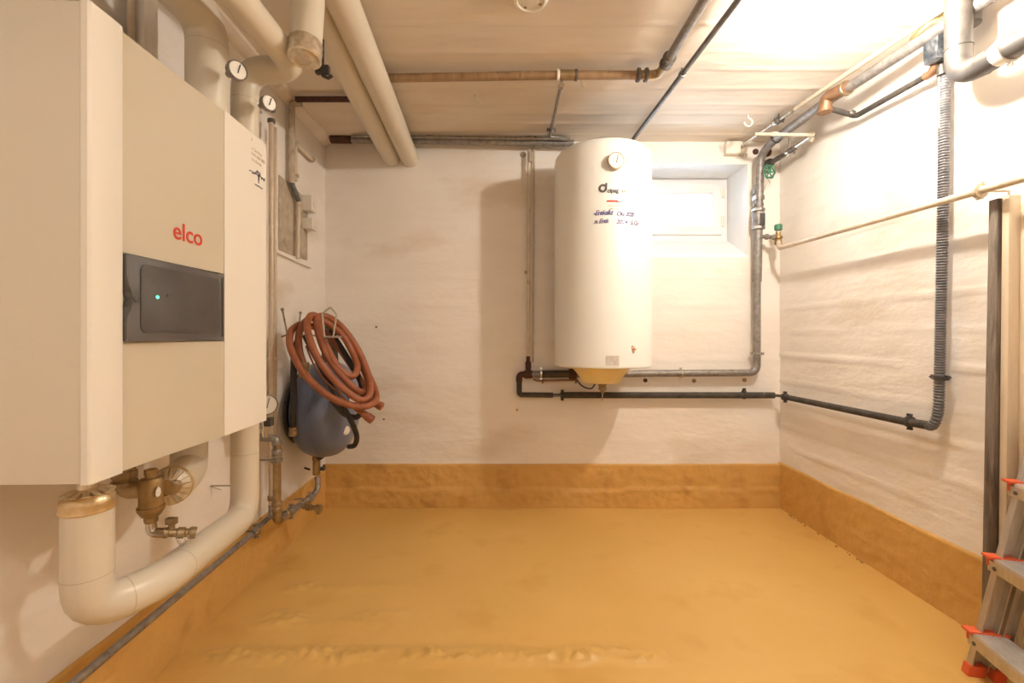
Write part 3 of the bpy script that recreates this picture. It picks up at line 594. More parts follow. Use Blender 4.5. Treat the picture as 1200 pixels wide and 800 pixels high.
# ---------------------------------------------------------------- ceiling pipes
zp = 1.175
EY = zp*F/(HY-88)
e1_ = thing('brown_ceiling_pipe', 'brown plastic pipe crossing under the ceiling then turning toward the viewer', 'pipe', V((0, EY, CH+zp-.02)))
x_l, x_r = P(376, 88, EY).x, P(772, 88, EY).x
bm = new(); cyl(bm, V((P(405,0,EY).x, EY+.03, CH+zp)), V((P(655,0,EY).x, EY, CH+zp)), .0185, n=20); obj('pipe_length', bm, 'brown_pipe', e1_)
bm = new(); cyl(bm, V((P(650,0,EY).x, EY, CH+zp)), V((P(752,0,EY).x, EY, CH+zp)), .0185, n=20); obj('pipe_length', bm, 'brown_pipe', e1_)
bm = pipe_mesh([V((P(752,0,EY).x, EY, CH+zp)), V((x_r, EY, CH+zp)), V((x_r+.003, EY-.09, CH+zp))], .0205, .04, 20); obj('elbow', bm, 'brass_dull', e1_)
bm = new(); cyl(bm, V((x_r+.002, EY-.06, CH+zp)), V((x_r+.04, .3, CH+zp)), .0185, n=20); obj('grey_length', bm, 'zinc_pipe', e1_, label='grey steel length running toward the viewer')
for px in (748, 757): collar(e1_, 'union_ring', V((P(px,0,EY).x, EY, CH+zp)), (1,0,0), .030, .014, 'steel_dark')
for k in (.085, .125): collar(e1_, 'union_ring', V((x_r+.004, EY-k, CH+zp)), (0,1,0), .029, .014, 'steel_dark')
bm = new(); cyl(bm, V((P(655,0,EY).x, EY, CH+zp)), V((P(673,0,EY).x, EY, CH+zp)), .022, n=20); obj('tee', bm, 'brass_dull', e1_)
for px, m_ in ((654, 'white_plastic'), (675, 'steel_dark')): collar(e1_, 'tee_ring', V((P(px,0,EY).x, EY, CH+zp)), (1,0,0), .0245, .012, m_)
clamp(e1_, V((x_r+.03, 1.3, CH+zp)), (0,1,0), .019, to=V((x_r+.03, 1.3, CEIL)))
# drop branch to rear pipe
br = thing('branch_pipe', 'thin steel branch pipe from the brown pipe tee to the rear wall pipes', 'pipe', V((P(657,0,EY).x, EY, CH+zp-.03)))
pa = P(658, 99, EY-.0); pb = P(646, 152, 2.56); pc = P(643, 160, 2.68); pd = P(664, 162, 2.70)
bm = pipe_mesh([pa+V((0,0,.01)), pb, pc, pd], .0085, .02, 12); obj('pipe_length', bm, 'steel', br)
collar(br, 'hex_nut', pa+(pb-pa).normalized()*.012, pb-pa, .014, .028, 'chrome', True)
clamp(br, pb, pb-pa, .010, to=V((pb.x, pb.y, CEIL)), m='steel_dark')
# rear pipes along the back wall top
r1 = thing('rear_ceiling_pipe', 'dark steel pipe along the top of the back wall, left of the heater', 'pipe', PB(530, 170, .06))
bm = new(); cyl(bm, PB(395, 163, .075), PB(672, 168, .075), .021, n=18); obj('pipe_length', bm, 'zinc_pipe', r1)
bm = new(); cyl(bm, PB(388, 163, .075), PB(412, 163.4, .075), .025, n=16); obj('dark_sleeve', bm, 'rust_dark', r1)
bm = new(); box(bm, PB(627, 162, .06), (.016,.03,.08), bev=.003); obj('hanger', bm, 'rust_dark', r1)
r2 = thing('rear_thin_pipe', 'thin grey pipe resting just above the dark pipe at the back wall', 'pipe', PB(530, 160, .06))
bm = new(); cyl(bm, PB(412, 159.2, .12), PB(668, 163, .12), .0085, n=12); obj('pipe_length', bm, 'steel', r2)
for px in (504, 618): collar(r2, 'coupling', PB(px, 159.2+(px-412)*.0148, .12), (1,0,.01), .0115, .04, 'steel')
ck = thing('black_ceiling_pipe', 'straight black pipe under the ceiling running over the water heater', 'pipe', PZ(742, 163, 1.195))
bm = new(); a_ = PZ(742, 163, 1.195); b_ = PZ(865, 0, 1.195); cyl(bm, a_, a_+(b_-a_)*2, .0115, n=14); obj('pipe_length', bm, 'steel_dark', ck)
clamp(ck, a_+(b_-a_)*.6, b_-a_, .0115, to=(a_+(b_-a_)*.6)+V((0,0,.03)), m='steel_dark', ears=False)
# ceiling disc
dc = thing('ceiling_lamp_holder', 'round white ceiling lamp holder without bulb, centre of ceiling', 'lamp', PZ(622, 3, 1.19))
q = V((P(622,0,1.60).x, 1.60, CEIL))
bm = new(); lathe(bm, q+V((0,0,.004)), -UP, [(.064,0),(.064,.012),(.060,.020),(.050,.024),(.046,.018),(.030,.018),(.026,.022),(.004,.022)], 40); obj('base', bm, 'white_plastic', dc)
for i in range(4):
    a = PI/2*i+.5; bm = new(); lathe(bm, q+V((.040*math.cos(a), .040*math.sin(a), -.013)), -UP, [(.006,0),(.006,.002)], 10); obj('screw_hole', bm, 'brass_dull', dc)
# lit lamp, just above the frame
lm = thing('ceiling_lamp', 'lit bulb on a white round holder near the right of the ceiling', 'lamp', LAMP)
q = V((LAMP.x, LAMP.y, CEIL))
bm = new(); lathe(bm, q+V((0,0,.004)), -UP, [(.060,0),(.060,.014),(.050,.022),(.024,.026),(.022,.060)], 36); obj('base', bm, 'white_plastic', lm)
bm = new(); lathe(bm, LAMP+V((0,0,.048)), -UP, [(.013,-.012),(.014,0),(.022,.014),(.032,.032),(.035,.048),(.031,.066),(.018,.080),(.004,.084)], 20); obj('bulb', bm, 'bulb', lm)
for px, py, lb in ((557, 134, 'small white ceiling hook between brown pipe and rear pipes'), (681, 112, 'small white ceiling hook hanging just right of the pipe tee')):
    q = P(px, py, 2.25 if px == 557 else 2.1); q.z = CEIL; bm = new(); tube(bm, fillet([q, q-V((0,0,.035)), q-V((-.01,.0,.05)), q-V((-.02,0,.035))], .008), .0035, 8); obj('ceiling_hook', bm, 'white_plastic', label=lb, cat='hook', group='small ceiling hooks')
q = P(877, 137, 2.45); q.z = CEIL; bm = new(); tube(bm, [q]+[q+V((.022*math.sin(a), 0, -.045+.022*math.cos(a))) for a in [k*PI/8 for k in range(13)]], .004, 8)
obj('ceiling_hook', bm, 'white_plastic', label='larger white open ceiling hook above the window corner', cat='hook')

rl = thing('added_fill_light', 'long white fill light added on the ceiling behind the viewer, out of view', 'lamp', (.25,-.55,CEIL-.07))  # added fill, never in view: brightens the sides that face the camera
bm = new(); box(bm, (.25,-.55,CEIL-.03), (1.3,.22,.06), bev=.004); obj('casing', bm, 'white_plastic', rl)
bm = new(); box(bm, (.25,-.55,CEIL-.068), (1.26,.20,.016)); obj('fill_panel', bm, 'strip', rl, smooth=False)
# ---------------------------------------------------------------- water heater
HC = V((.508, 2.497, 0)); HR = .268
hz0, hz1 = CH-.168, P(0, 166, 2.25).z
wh = thing('water_heater', 'tall white cylindrical electric water heater hung on the back wall', 'water heater', V((HC.x, HC.y, hz0-.08)))
ht = CH+1.008
bm = new(); lathe(bm, V((HC.x, HC.y, hz0)), UP, [(HR-.006,0),(HR-.001,.002),(HR,.006),(HR,.012),(HR-.001,.015),(HR-.001,ht-hz0-.05),(HR-.006,ht-hz0-.022),(HR-.020,ht-hz0-.004),(HR-.06,ht-hz0+.008),(.10,ht-hz0+.014)], 72); obj('jacket', bm, 'heater', wh, ang=50)
bm = new(); lathe(bm, V((HC.x, HC.y-.02, ht+.010)), UP, [(.125,0),(.125,.030),(.10,.045),(.02,.048)], 36); obj('top_cap', bm, 'steel_dark', wh)
bm = new(); lathe(bm, V((HC.x-.008, HC.y, hz0+.004)), -UP, [(.175,0),(.178,.006),(.165,.016),(.140,.042),(.118,.070),(.110,.092),(.098,.099),(.02,.101)], 48); obj('bottom_cover', bm, 'cream', wh, label='cream plastic dish-shaped bottom cover')
def HS(px, py, lift=0):
    """point on the heater's skin under a pixel"""
    dx = (px-600)/F; a = dx*dx+1; b = -2*(dx*HC.x+HC.y); c = HC.x**2+HC.y**2-HR**2; Y = (-b-math.sqrt(b*b-4*a*c))/(2*a)
    p = P(px, py, Y); n = V((p.x-HC.x, p.y-HC.y, 0)).normalized(); return p+n*lift, n
def wrap(bm, px, py, lift=.0008):
    p, n = HS(px, py); a0 = math.atan2(n.y, n.x)
    return remap(bm, lambda c: V((HC.x+(HR+lift+c.z)*math.cos(a0+c.x/HR), HC.y+(HR+lift+c.z)*math.sin(a0+c.x/HR), p.z+c.y)))
p, n = HS(721, 189.5); gg = gauge(wh, p+n*.012, n, .042)
gg.data.materials[0] = M['paint_pipe']
bm = new(); tube(bm, [V((.016*math.cos(a), .016*math.sin(a), 0)) for a in [k*PI/9+.75 for k in range(18)]], [.0056]*17+[.003], 6); tube(bm, [V((.016,.004,0)), V((.017,.026,0))], .005, 6)
for v in bm.verts: v.co.z *= .15
wrap(bm, 706.5, 220.5); obj('emblem', bm, 'grey_print', wh, label='dark grey round swirl emblem')
bm = text_bm('cipag', .030, .0003, bold=.0008, spacing=.95); wrap(bm, 711.5, 225.5); obj('lettering', bm, 'grey_print', wh, smooth=False)
bm = text_bm('sa', .030, .0003, bold=.0004); wrap(bm, 728, 225.5); obj('lettering', bm, 'faint_print', wh, label='faded lettering', smooth=False)
bm = new(); box(bm, V((.028,0,0)), (.056,.008,.0006)); bmesh.ops.subdivide_edges(bm, edges=bm.edges[:], cuts=5); wrap(bm, 711, 235.6); obj('sticker_stripe', bm, 'red_print', wh, label='faded red sticker stripe')
bm = text_bm('Service 24h', .013, .0003); wrap(bm, 712, 241.5); obj('sticker_text', bm, 'faint_print', wh, smooth=False)
bm = text_bm('0800 24', .013, .0003); wrap(bm, 714, 245.5); obj('sticker_text', bm, 'faint_print', wh, smooth=False)
bm = new(); box(bm, V((.018,0,0)), (.036,.003,.0006)); bmesh.ops.subdivide_edges(bm, edges=bm.edges[:], cuts=4); wrap(bm, 723, 236.6); obj('sticker_line', bm, 'grey_print', wh)
for s, px, py, z in (('-Entkalkt', 695, 252.5, .034), ('Okt 2020', 722, 252.5, .030), ('n. Entk', 696, 262, .032), ('2024', 722, 262, .030), ('S.Gr', 738.5, 263, .030)):
    bm = text_bm(s, z, .0003, bold=.0004, shear=.35, spacing=.82 if len(s) > 5 else .95); wrap(bm, px, py); obj('handwriting', bm, 'blue_ink', wh, label='blue marker handwriting' if s[0] == '-' else None, smooth=False)
bm = new(); box(bm, V((.032,.024,0)), (.064,.050,.0008)); bmesh.ops.subdivide_edges(bm, edges=bm.edges[:], cuts=5); wrap(bm, 710.5, 428); obj('rating_plate', bm, 'paper', wh)
rd = random.Random(2); bm = new()
for i in range(16):
    w = .002+.006*rd.random(); box(bm, V((rd.gauss(0,.008), rd.gauss(0,.010), 0)), (w, w*1.2, .0006))
wrap(bm, 742, 408.5); obj('rust_spot', bm, 'rust', wh, label='orange rust spot')
for dx in (-.12, .12):
    bm = new(); box(bm, V((HC.x+dx, 2.778, CH+.75)), (.05,.04,.12), bev=.003); obj('wall_bracket', bm, 'steel', wh)
sv = thing('safety_valve', 'small brass safety valve with drip wire under the water heater', 'valve', P(706, 470, 2.46))
a_ = P(706, 446, 2.46); bm = new(); lathe(bm, a_, -UP, [(.020,-.02),(.020,.006),(.024,.008),(.024,.026),(.018,.030),(.022,.034),(.022,.048),(.012,.056),(.008,.068)], 16); obj('valve_body', bm, 'brass_dull', sv)
bm = new(); q = a_+V((.02,0,-.006)); cyl(bm, q, q+V((.035,0,0)), .011, n=12); obj('side_port', bm, 'brass', sv)
bm = new(); q = a_+V((0,0,-.065)); tube(bm, [q, q-V((0,0,.045))], .003, 6); obj('drip_wire', bm, 'wire', sv)
bm = new(); tube(bm, smooth_path([P(676, 445, 2.60), P(680, 450, 2.55), P(686, 454, 2.5), P(693, 455, 2.48), P(697, 450, 2.47), P(699, 443, 2.47)]), .0045, 8); obj('power_cable', bm, 'dark_plastic', label='short dark cable looping under the heater cover', cat='cable')

# ---------------------------------------------------------------- pipework round the heater
hp = thing('heater_supply_pipe', 'grey steel pipe from the window-side riser running left under the heater', 'pipe', PB(750, 441, .05))
PX = .055
bm = pipe_mesh([PB(887, 300, PX), PB(887, 436.5, PX), PB(700, 438, PX), PB(621, 438.5, PX)], .0215, .05, 20); obj('pipe_length', bm, 'zinc_pipe', hp)
bm = new(); cyl(bm, PB(633, 438, PX), PB(668, 438, PX), .0235, n=18); obj('lagged_length', bm, 'lagging', hp)
collar(hp, 'end_union', PB(671, 438, PX), (1,0,0), .036, .045, 'rust_dark', True)
for px in (634, 798): clamp(hp, PB(px, 437.6, PX), (1,0,0), .0225, to=PB(px, 437.6, 0), m='chrome', w=.014)
clamp(hp, PB(887, 414, PX), UP, .023, to=PB(887, 414, 0), m='chrome', w=.016)
rs = thing('riser_with_valves', 'grey riser with unions and strainer right of the window, bending up to the ceiling', 'pipe', PB(888, 330, .05))
top = PB(890, 184, .10); r0 = PB(887, 300, PX)
bm = pipe_mesh([PB(887.2, 330, PX), PB(888.5, 262, .065)], .0255, .04, 20); obj('lower_length', bm, 'zinc_pipe', rs)
bm = pipe_mesh([PB(888.5, 270, .065), PB(891, 182, .10), PZ(908, 163, 1.14), V((1.533, 2.156, CH+1.14)), V((1.61, 1.50, CH+1.14)), V((1.70-.03, .9, CH+1.14))], .0225, .06, 20); obj('upper_length', bm, 'zinc_pipe', rs)
for py, r, w, m_ in ((222,.031,.05,'zinc_pipe'), (232,.034,.03,'steel'), (240,.030,.02,'zinc_pipe'), (246,.038,.018,'steel'), (257,.036,.085,'zinc_pipe'), (267,.038,.02,'steel')):
    collar(rs, 'union', PB(888.6, py, .068), UP, r, w, m_, py in (232, 246, 267))
bm = new(); q = PB(893, 257, .10); box(bm, q, (.03,.02,.075), bev=.004); obj('strainer_plate', bm, 'dark_plastic', rs)
hwheel = PB(901.5, 201, .14)
bm = new(); nn = V((.25,-1,0)).normalized(); u, v = frame(nn); R = .038
tube(bm, [hwheel+(u*math.cos(a)+v*math.sin(a))*R*(1+.09*math.cos(a*6)) for a in [2*PI*k/36 for k in range(36)]], .0055, 8, closed=True)
for k in range(6): a = PI/3*k; tube(bm, [hwheel, hwheel+(u*math.cos(a)+v*math.sin(a))*R], .004, 6)
sph(bm, hwheel, .011, 10); hwo = obj('handwheel', bm, 'green', rs, label='green scalloped handwheel')
bm = new(); cyl(bm, hwheel, PB(891, 203, .10), .010, n=12); obj('spindle', bm, 'brass_dull', rs)
bm = new(); tube(bm, smooth_path([hwheel+V((-.01,.01,-.04)), hwheel+V((.0,.01,-.07)), hwheel+V((-.015,.02,-.10))]), .002, 6); obj('seal_wire', bm, 'wire', rs)
dN = V((.06,-.5,0))
clamp(rs, PZ(907, 164, 1.14)+V((0,-.02,0)), (PZ(908,163,1.14)-PB(891,182,.10)), .024, m='dark_plastic', ears=False, w=.02)
# bronze elbow on ceiling run and small branch pipe to the foil-wrapped box
bz = thing('bronze_branch_pipe', 'dark branch pipe with bronze elbow from the ceiling run to the foil-wrapped box', 'pipe', PR(1003, 138, .05))
q0 = V((1.533, 2.156, CH+1.14)); q1 = PR(1003, 136, .05); q2 = PR(1093, 85, .06)
bm = pipe_mesh([q0+V((.01,-.12,.0)), q0+V((-.012,-.01,.012)), q0+V((-.014,.0,-.055))], .028, .05, 18); obj('bronze_elbow', bm, 'bronze', bz)
collar(bz, 'elbow_lip', q0+V((-.014,0,-.052)), UP, .033, .014, 'bronze'); collar(bz, 'elbow_lip', q0+V((.008,-.11,0)), (0,1,0), .033, .014, 'brass_dull')
bm = pipe_mesh([q0+V((0,0,-.035)), q1, q2, q2+V((0,0,.02))], .0125, .02, 14); obj('pipe_length', bm, 'lagging', bz)
collar(bz, 'joint', q1+V((-.02,.0,.012)), q1-q0, .016, .02, 'steel_dark')
bm = pipe_mesh([q2+(q1-q2).normalized()*.03, q2, P(1097, 74, 1.70), P(1097, 66, 1.70)], .016, .02, 14); obj('end_elbow', bm, 'bronze', bz)
fb = thing('wrapped_box', 'small box wrapped in shiny crinkled foil beside the metal flue duct', 'box', P(1098, 72, 1.69))
bm = new(); box(bm, P(1098, 57, 1.68), (.052,.06,.10), bev=.006); bmesh.ops.subdivide_edges(bm, edges=bm.edges[:], cuts=2)
for v in bm.verts: v.co += V((nz(*(v.co*40)), nz(*(v.co*40+V((9,0,0)))), 0))*.004
obj('casing', bm, 'box_metal', fb)
bm = new(); cyl(bm, P(1104, 70, 1.69), P(1104, 88, 1.69), .016, n=14); obj('gland', bm, 'steel_dark', fb)
# pale ceiling pipe
pc_ = thing('pale_ceiling_pipe', 'slender pale pipe under the ceiling parallel to the right wall with a wire-hung clamp', 'pipe', PZ(872, 168, 1.19))
a_ = PZ(872, 168, 1.185); b_ = PZ(1100, 14, 1.185); dd = (b_-a_).normalized()
bm = new(); cyl(bm, a_, a_+dd*.42, .0105, n=14); obj('chrome_length', bm, 'chrome', pc_, label='shiny rear length')
bm = new(); cyl(bm, a_+dd*.40, a_+dd*2.2, .0105, n=14); obj('painted_length', bm, 'copper_paint', pc_)
q = a_+dd*.30; clamp(pc_, q, dd, .0135, to=q+V((0,0,.05)), m='steel_dark'); collar(pc_, 'clamp_ring', q-dd*.02, dd, .020, .02, 'chrome')
bm = new(); tube(bm, [q, q+V((-.0,-.05,.045)), q+V((-.06,.05,.036)), q+V((-.09,.2,.03))], .0012, 5); obj('hanging_wire', bm, 'wire', pc_)
# branch assembly at right rear corner
ba = thing('corner_branch_pipe', 'short pale cross pipe and dark return pipe entering the rear right corner', 'pipe', P(955, 160, 2.2))
a_ = P(885, 157, 2.48); b_ = P(953, 158, 2.36); c_ = P(906, 188, 2.72)
bm = pipe_mesh([a_, b_, b_+V((.01,.03,-.02))], .0085, .02, 12); obj('cross_length', bm, 'paint_pipe', ba)
bm = new(); cyl(bm, b_, P(930, 174, 2.52), .0125, n=14); obj('green_length', bm, 'chrome', ba, label='shiny greenish steel length')
bm = new(); cyl(bm, P(932, 173, 2.50), c_+V((0,.07,-.004)), .0155, n=14); obj('dark_length', bm, 'steel_dark', ba)
clamp(ba, P(925, 178, 2.56), b_-c_, .017, to=P(925,178,2.56)+V((0,0,.08)), m='chrome')
collar(ba, 'joint', P(908, 157, 2.44), (1,0,0), .012, .03, 'paint_pipe'); collar(ba, 'joint', P(950, 158, 2.37), (1,0,0), .013, .03, 'paint_pipe')
bm = new(); lathe(bm, c_+V((-.003,.05,-.004)), (0,-1,0), [(.03,0),(.026,.03),(.02,.04)], 16); obj('wall_sleeve', bm, 'lagging', ba)
bm = new(); lathe(bm, PB(898, 178, -.002), (0,-1,0), [(.034,0),(.030,.008),(.012,.010)], 14); obj('wall_sleeve', bm, 'rust_dark', label='larger dark rusty pipe sleeve beside the riser bend', cat='sleeve')
bm = new(); lathe(bm, PB(885, 178, -.002), (0,-1,0), [(.020,0),(.018,.008),(.008,.010)], 12); obj('wall_sleeve', bm, 'rust_dark', label='smaller rusty pipe sleeve just left of the riser bend', cat='sleeve')
jb = thing('junction_box', 'square cream junction box at the ceiling above the window', 'junction box', PB(858, 181, .03))
bm = new(); box(bm, PB(858, 174, .02), (.088,.045,.075), bev=.004); obj('casing', bm, 'white_plastic', jb)
bm = new(); box(bm, PB(858, 174, .046), (.074,.008,.062), bev=.003); obj('lid', bm, 'white_plastic', jb)
bm = new(); 
for i in range(9): sph(bm, PB(869+random.uniform(0,5), 171+random.uniform(0,11), .03), .014, 8)
obj('cement_daub', bm, 'concrete', label='lumpy cement daub between junction box and riser', cat='cement')

# valve and long pipe on the right wall
rv = thing('right_wall_pipe', 'slender cream-grey pipe with green-capped valve running along the right wall', 'pipe', P(912, 294, 2.62))
a_ = P(913, 291, 2.63); b_ = PR(1148, 223.5, .10); c_ = PR(1260, 190, .10)
a0 = P(912, 280, 2.66)
bm = pipe_mesh([a0, a_, a_+(b_-a_)*.45], .0125, .02, 14); obj('grey_length', bm, 'copper_paint', rv)
bm = new(); tube(bm, [a_+(b_-a_)*.42, b_, b_+(b_-a_)*.9], .0128, 14); obj('painted_length', bm, 'paint_pipe', rv)
bm = new(); lathe(bm, P(912, 287, 2.66), UP, [(.013,0),(.020,.004),(.020,.03),(.015,.034),(.023,.04),(.023,.052),(.014,.056),(.014,.08)], 12); obj('valve_body', bm, 'brass', rv)
bm = new(); lathe(bm, P(912, 270, 2.66), UP, [(.014,0),(.020,.002),(.022,.03),(.018,.036)], 12); obj('valve_cap', bm, 'green', rv, label='green valve cap')
bm = new(); lathe(bm, P(893, 277, 2.72), P(910, 278, 2.66)-P(893, 277, 2.72), [(.012,0),(.012,.02),(.018,.022),(.018,.034),(.012,.036),(.012,.06),(.017,.062),(.017,.075),(.012,.08)], 12); obj('side_nipple', bm, 'steel', rv)
clamp(rv, b_, b_-a_, .0135, to=V((RW, b_.y, b_.z)), m='paint_pipe', w=.02); collar(rv, 'clamp_ring', b_, b_-a_, .026, .016, 'paint_pipe')

# lower dark lagged pipe
lp_ = thing('lower_lagged_pipe', 'dark foam-lagged pipe low on the back wall turning onto the right wall', 'pipe', PB(760, 466, .05))
bm = pipe_mesh([PB(622, 438.5, .05), PB(608.5, 438.5, .05), PB(608.5, 447, .05)], .019, .03, 16); obj('iron_elbow', bm, 'rust_dark', lp_)
bm = pipe_mesh([PB(608.5, 446, .05), PB(608.5, 462.5, .05), PB(648, 462.8, .05)], .0165, .02, 16); obj('lagged_corner', bm, 'lagging', lp_)
bm = new(); cyl(bm, PB(645, 462.8, .05), PB(662, 462.8, .05), .010, n=12); obj('bare_gap', bm, 'steel_dark', lp_)
bm = new(); cyl(bm, PB(657, 462.8, .05), PB(907, 463, .05), .0195, n=16); obj('lagged_length', bm, 'lagging', lp_)
ra = PR(920, 465, .05); rb_ = PR(1062, 494, .05); rc = PR(1092, 499, .05)
bm = pipe_mesh([PB(905, 463, .05), PR(914.5, 463.6, .05), ra], .009, .02, 12); obj('bare_corner', bm, 'steel_dark', lp_)
bm = new(); cyl(bm, ra, rb_, .0165, n=16); obj('lagged_length', bm, 'lagging', lp_)
bm = new(); tube(bm, [rb_+(rc-rb_)*.1, rc], [.0165,.0175], 16); obj('lagged_end', bm, 'lagging', lp_)
for q, d in ((PB(659, 462.8, .05), (1,0,0)), (PB(872, 461, .05), (1,0,0)), (ra, rb_-ra), (PR(1066, 494, .05), rb_-ra)):
    clamp(lp_, q, d, .018, to=V((q.x, BW, q.z)) if q.y > 2.7 else V((RW, q.y, q.z)), m='lagging')
# flexible corrugated conduit
fc = thing('corrugated_conduit', 'black corrugated flexible conduit dropping down the right wall', 'conduit', PR(1092, 499, .05))
pp = smooth_path([PR(1107, 78, .04), PR(1106, 160, .04), PR(1105, 240, .04), PR(1103, 340, .04), PR(1101, 440, .04), PR(1099.5, 480, .045), PR(1094, 497, .05), PR(1088, 499, .05)], sub=20)
L = 0; dense = []
for i in range(len(pp)-1):
    k = max(1, int((pp[i+1]-pp[i]).length/.0019))
    for j in range(k): dense.append(pp[i].lerp(pp[i+1], j/k))
bm = new(); tube(bm, dense, [.0165+.0022*math.sin(i*2*PI/5) for i in range(len(dense))], 12); obj('ribbed_tube', bm, 'tape', fc, ang=80)
clamp(fc, PR(1101.5, 442, .04), UP, .019, to=V((RW, PR(1101.5,442,.04).y, PR(1101.5,442,.04).z)), m='dark_plastic')
bm = new(); q = PR(1100, 84, .045); cyl(bm, P(1100.5, 74, 1.70), P(1101, 150, 1.70), .007, n=10); obj('thin_pipe', bm, 'steel', fc)
q = PR(1107, 228, .04); 

# metal duct top right
du = thing('metal_flue_duct', 'galvanised round flue duct dropping from the ceiling and elbowing toward the viewer', 'duct', P(1124, 100, 1.56))
t0 = P(1123, 60, 1.56); tz = CH+.905
bm = pipe_mesh([V((t0.x, 1.56, CEIL)), V((t0.x, 1.56, tz)), V((t0.x-.01, 1.0, tz-.01))], .037, .07, 30); obj('duct_length', bm, 'galv_duct', du)
for z in (CH+1.01,): collar(du, 'seam_ring', V((t0.x, 1.56, z)), UP, .0395, .008, 'galv_duct')
collar(du, 'white_sleeve', V((t0.x-.002, 1.41, tz-.002)), (0,1,0), .0395, .045, 'white_plastic'); collar(du, 'seam_ring', V((t0.x, 1.475, tz)), (0,1,0), .0395, .006, 'galv_duct')
bm = new(); cyl(bm, V((t0.x+.045, 1.58, CH+1.10)), V((t0.x+.045, 1.58, CEIL)), .042, n=28); obj('outer_collar', bm, 'galv_duct', du)
q = V((t0.x, 1.40, tz)); clamp(du, q, (0,1,0), .040, to=V((RW, 1.40, tz)), m='white_plastic')
bm = new(); tube(bm, smooth_path([PZ(1070, 45, 1.2), PZ(1085, 30, 1.18), PZ(1100, 18, 1.19), PZ(1112, 12, 1.2)]), .011, 10); obj('foam_filler', bm, 'cream', label='yellowed foam strip at the ceiling beside the flue duct', cat='foam')

# small fixings on the back wall
v1 = thing('heater_cable_pipe', 'twin thin white pipes down the back wall left of the heater', 'pipe', PB(621, 430, .03))
bm = new(); cyl(bm, PB(620, 176, .04), PB(619, 421, .04), .0105, n=12); obj('white_pipe', bm, 'paint_pipe', v1)
bm = new(); cyl(bm, PB(626, 172, .02), PB(624.5, 424, .02), .006, n=10); obj('thin_pipe', bm, 'copper_paint', v1)
bm = new(); lathe(bm, PB(619, 440, .05), UP, [(.014,0),(.024,.01),(.024,.028),(.015,.03),(.018,.05),(.018,.085),(.012,.09),(.012,.12)], 14); obj('fitting', bm, 'rust_dark', v1)
collar(v1, 'tee', PB(619, 438.5, .052), (1,0,0), .026, .05, 'rust_dark')
bm = new(); sph(bm, PB(616, 319, .04), .010, 8); obj('clip', bm, 'wire', v1)
bm = new(); cyl(bm, PB(621, 178, .045), PB(621, 190, .045), .013, n=10); obj('socket', bm, 'concrete', v1)
bm = new(); q = PB(613, 181, .0); lathe(bm, q, (0,-1,0), [(.022,-.004),(.018,.006),(.008,.008)], 9); obj('plaster_hole', bm, 'concrete', label='ragged plaster hole beside the twin pipes near the ceiling', cat='hole')
bm = new(); tube(bm, fillet([PB(625, 444, .03), PB(630, 446, .03), PB(677, 445, .03)], .02), .006, 10)
for px in (636, 675): cyl(bm, PB(px, 444, .03), PB(px, 449, .03), .006, n=8)
obj('thin_copper_pipe', bm, 'bronze', label='thin bronze pipe just under the grey heater pipe', cat='pipe')
for px, py, m_, lb in ((756, 445.5, 'rust_dark', 'dark wall plug under the heater pipe, nearest the heater'), (813, 446, 'brass_dull', 'metal wall bolt under the middle of the heater pipe'), (872, 445, 'brass_dull', 'metal wall bolt near the heater pipe corner')):
    bm = new(); lathe(bm, PB(px, py, 0), (0,-1,0), [(.013,-.004),(.013,.008),(.008,.010),(.007,.02)], 10); obj('wall_bolt', bm, m_, label=lb, cat='bolt', group='fixings under the heater pipe')
bm = new(); q = PB(606, 480, 0); lathe(bm, q, (0,-1,0), [(.008,-.004),(.007,.005)], 8); obj('wall_plug', bm, 'rust', label='small rusty plug low on the back wall left of the pipes', cat='plug')
for px, py, lb in ((441, 383, 'small dark hole in the back wall up from the hose'), (450, 491, 'small dark hole in the back wall beside the hose ends')):
    bm = new(); lathe(bm, PB(px, py, -.001), (0,-1,0), [(.007,-.002),(.006,.004)], 7); obj('wall_plug', bm, 'rust_dark', label=lb, cat='plug', group='wall holes near the hose')

# ---------------------------------------------------------------- timbers leaning at the right
def timber(name, label, m_, x0, x1, ytop, Y, th, skew, cat='plank'):
    a = (x0-600)/F*Y; b = (x1-600)/F*Y; zt = P(0, ytop, Y).z; bm = new()
    prism(bm, [V((a-skew, Y, .004)), V((b-skew, Y, .004)), V((b, Y+.0, zt)), V((a, Y, zt))], V((0, th, 0)), bev=.002); return obj(name, bm, m_, label=label, cat=cat, group='timbers against the right wall')
timber('timber_plank', 'weathered dark grey timber plank standing against the right wall', 'dark_wood', 1170, 1182.5, 232, 1.48, .03, .028)
timber('timber_plank', 'pale planed timber plank just right of the dark one', 'pale_wood', 1183, 1197, 228, 1.455, .022, .016)
timber('timber_plank', 'rough pale timber plank at the right edge of the view', 'pale_wood', 1202, 1216, 240, 1.44, .02, .012)

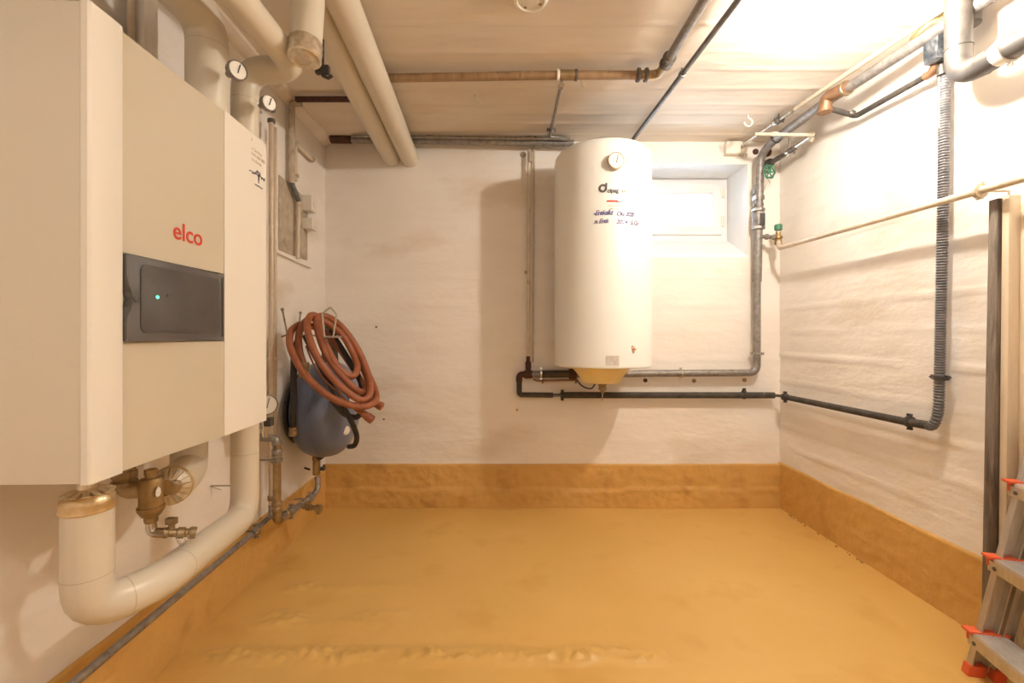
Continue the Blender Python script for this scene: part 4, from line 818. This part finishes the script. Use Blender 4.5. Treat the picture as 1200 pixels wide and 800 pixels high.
# ---------------------------------------------------------------- folded step ladder
t_ = V((-.224, -.975, 0)).normalized(); w_ = V((.975, -.224, 0)).normalized()
up = (V((0,0,1))+w_*.22).normalized()
LO = V((1.455, 1.43, 0)); LW_ = .40
lad = thing('step_ladder', 'folded aluminium step ladder with orange-red tread ends leaning on the right wall', 'ladder', LO)
def stile(o, wd, th, h, name):
    bm = new(); o = V(o)
    # C-section: web plus two flanges, opening inward
    n_ = t_
    box(bm, o+up*(h/2), (wd, .003, h), (w_, n_, up)); box(bm, o+up*(h/2)-w_*(wd/2-.002)+n_*th*.5, (.004, th, h), (w_, n_, up)); box(bm, o+up*(h/2)+w_*(wd/2-.002)+n_*th*.5, (.004, th, h), (w_, n_, up))
    return obj(name, bm, 'alu', lad, smooth=False)
for side in (0, 1):
    o = LO+t_*LW_*side
    stile(o+w_*.024+up*.02, .046, .022, .80, 'front_stile'); stile(o+w_*.072+t_*.006+up*.02, .034, .02, .74, 'rear_stile')
    for wo, wd in ((.022,.048), (.074,.034)):
        bm = new(); box(bm, o+w_*wo+t_*.010+UP*.018+t_*(.012 if wo > .05 else 0), (wd, .030, .036), (w_, t_, (UP+w_*.22).normalized()), bev=.005); obj('foot', bm, 'orange', lad, label='orange-red plastic foot')
    bm = new(); cyl(bm, o+up*.5+w_*.03+t_*.0, o+up*.5+w_*.03-t_*.008, .006, n=10); obj('rivet', bm, 'chrome', lad)
for i in range(3):
    z = .128+.2415*i; b0 = LO+up*(z/up.z)
    td = obj('tread', (lambda b: (box(b, b0+t_*(LW_/2+.012)+w_*.028, (.088, LW_-.012, .022), (w_, t_, UP), bev=.002), b)[1])(new()), 'alu_tread', lad)
    bm = new()
    for k in range(7): box(bm, b0+t_*(LW_/2)+w_*(-.008+k*.012)+UP*.0112, (.0025, LW_-.03, .002), (w_, t_, UP))
    obj('grip_ribs', bm, 'alu_tread', td)
    bm = new(); box(bm, b0+t_*(LW_/2)-w_*.0155-UP*.016, (.004, LW_, .034), (w_, t_, UP)); obj('front_lip', bm, 'alu', td)
    for s in (0, 1):
        bm = new(); box(bm, b0+t_*(LW_*s+(.006 if s else .006))+w_*.026+UP*.012, (.108, .036, .009), (w_, t_, UP), bev=.003); box(bm, b0+t_*(LW_*s+.002)+w_*.026-UP*.004, (.094, .006, .028), (w_, t_, UP), bev=.002); obj('end_cap', bm, 'orange', td, label='orange-red plastic tread end')
    bm = new(); lathe(bm, b0+t_*.028-w_*.018-UP*.018, -w_, [(.006,0),(.006,.003),(.002,.004)], 12); obj('rivet', bm, 'steel_dark', td)
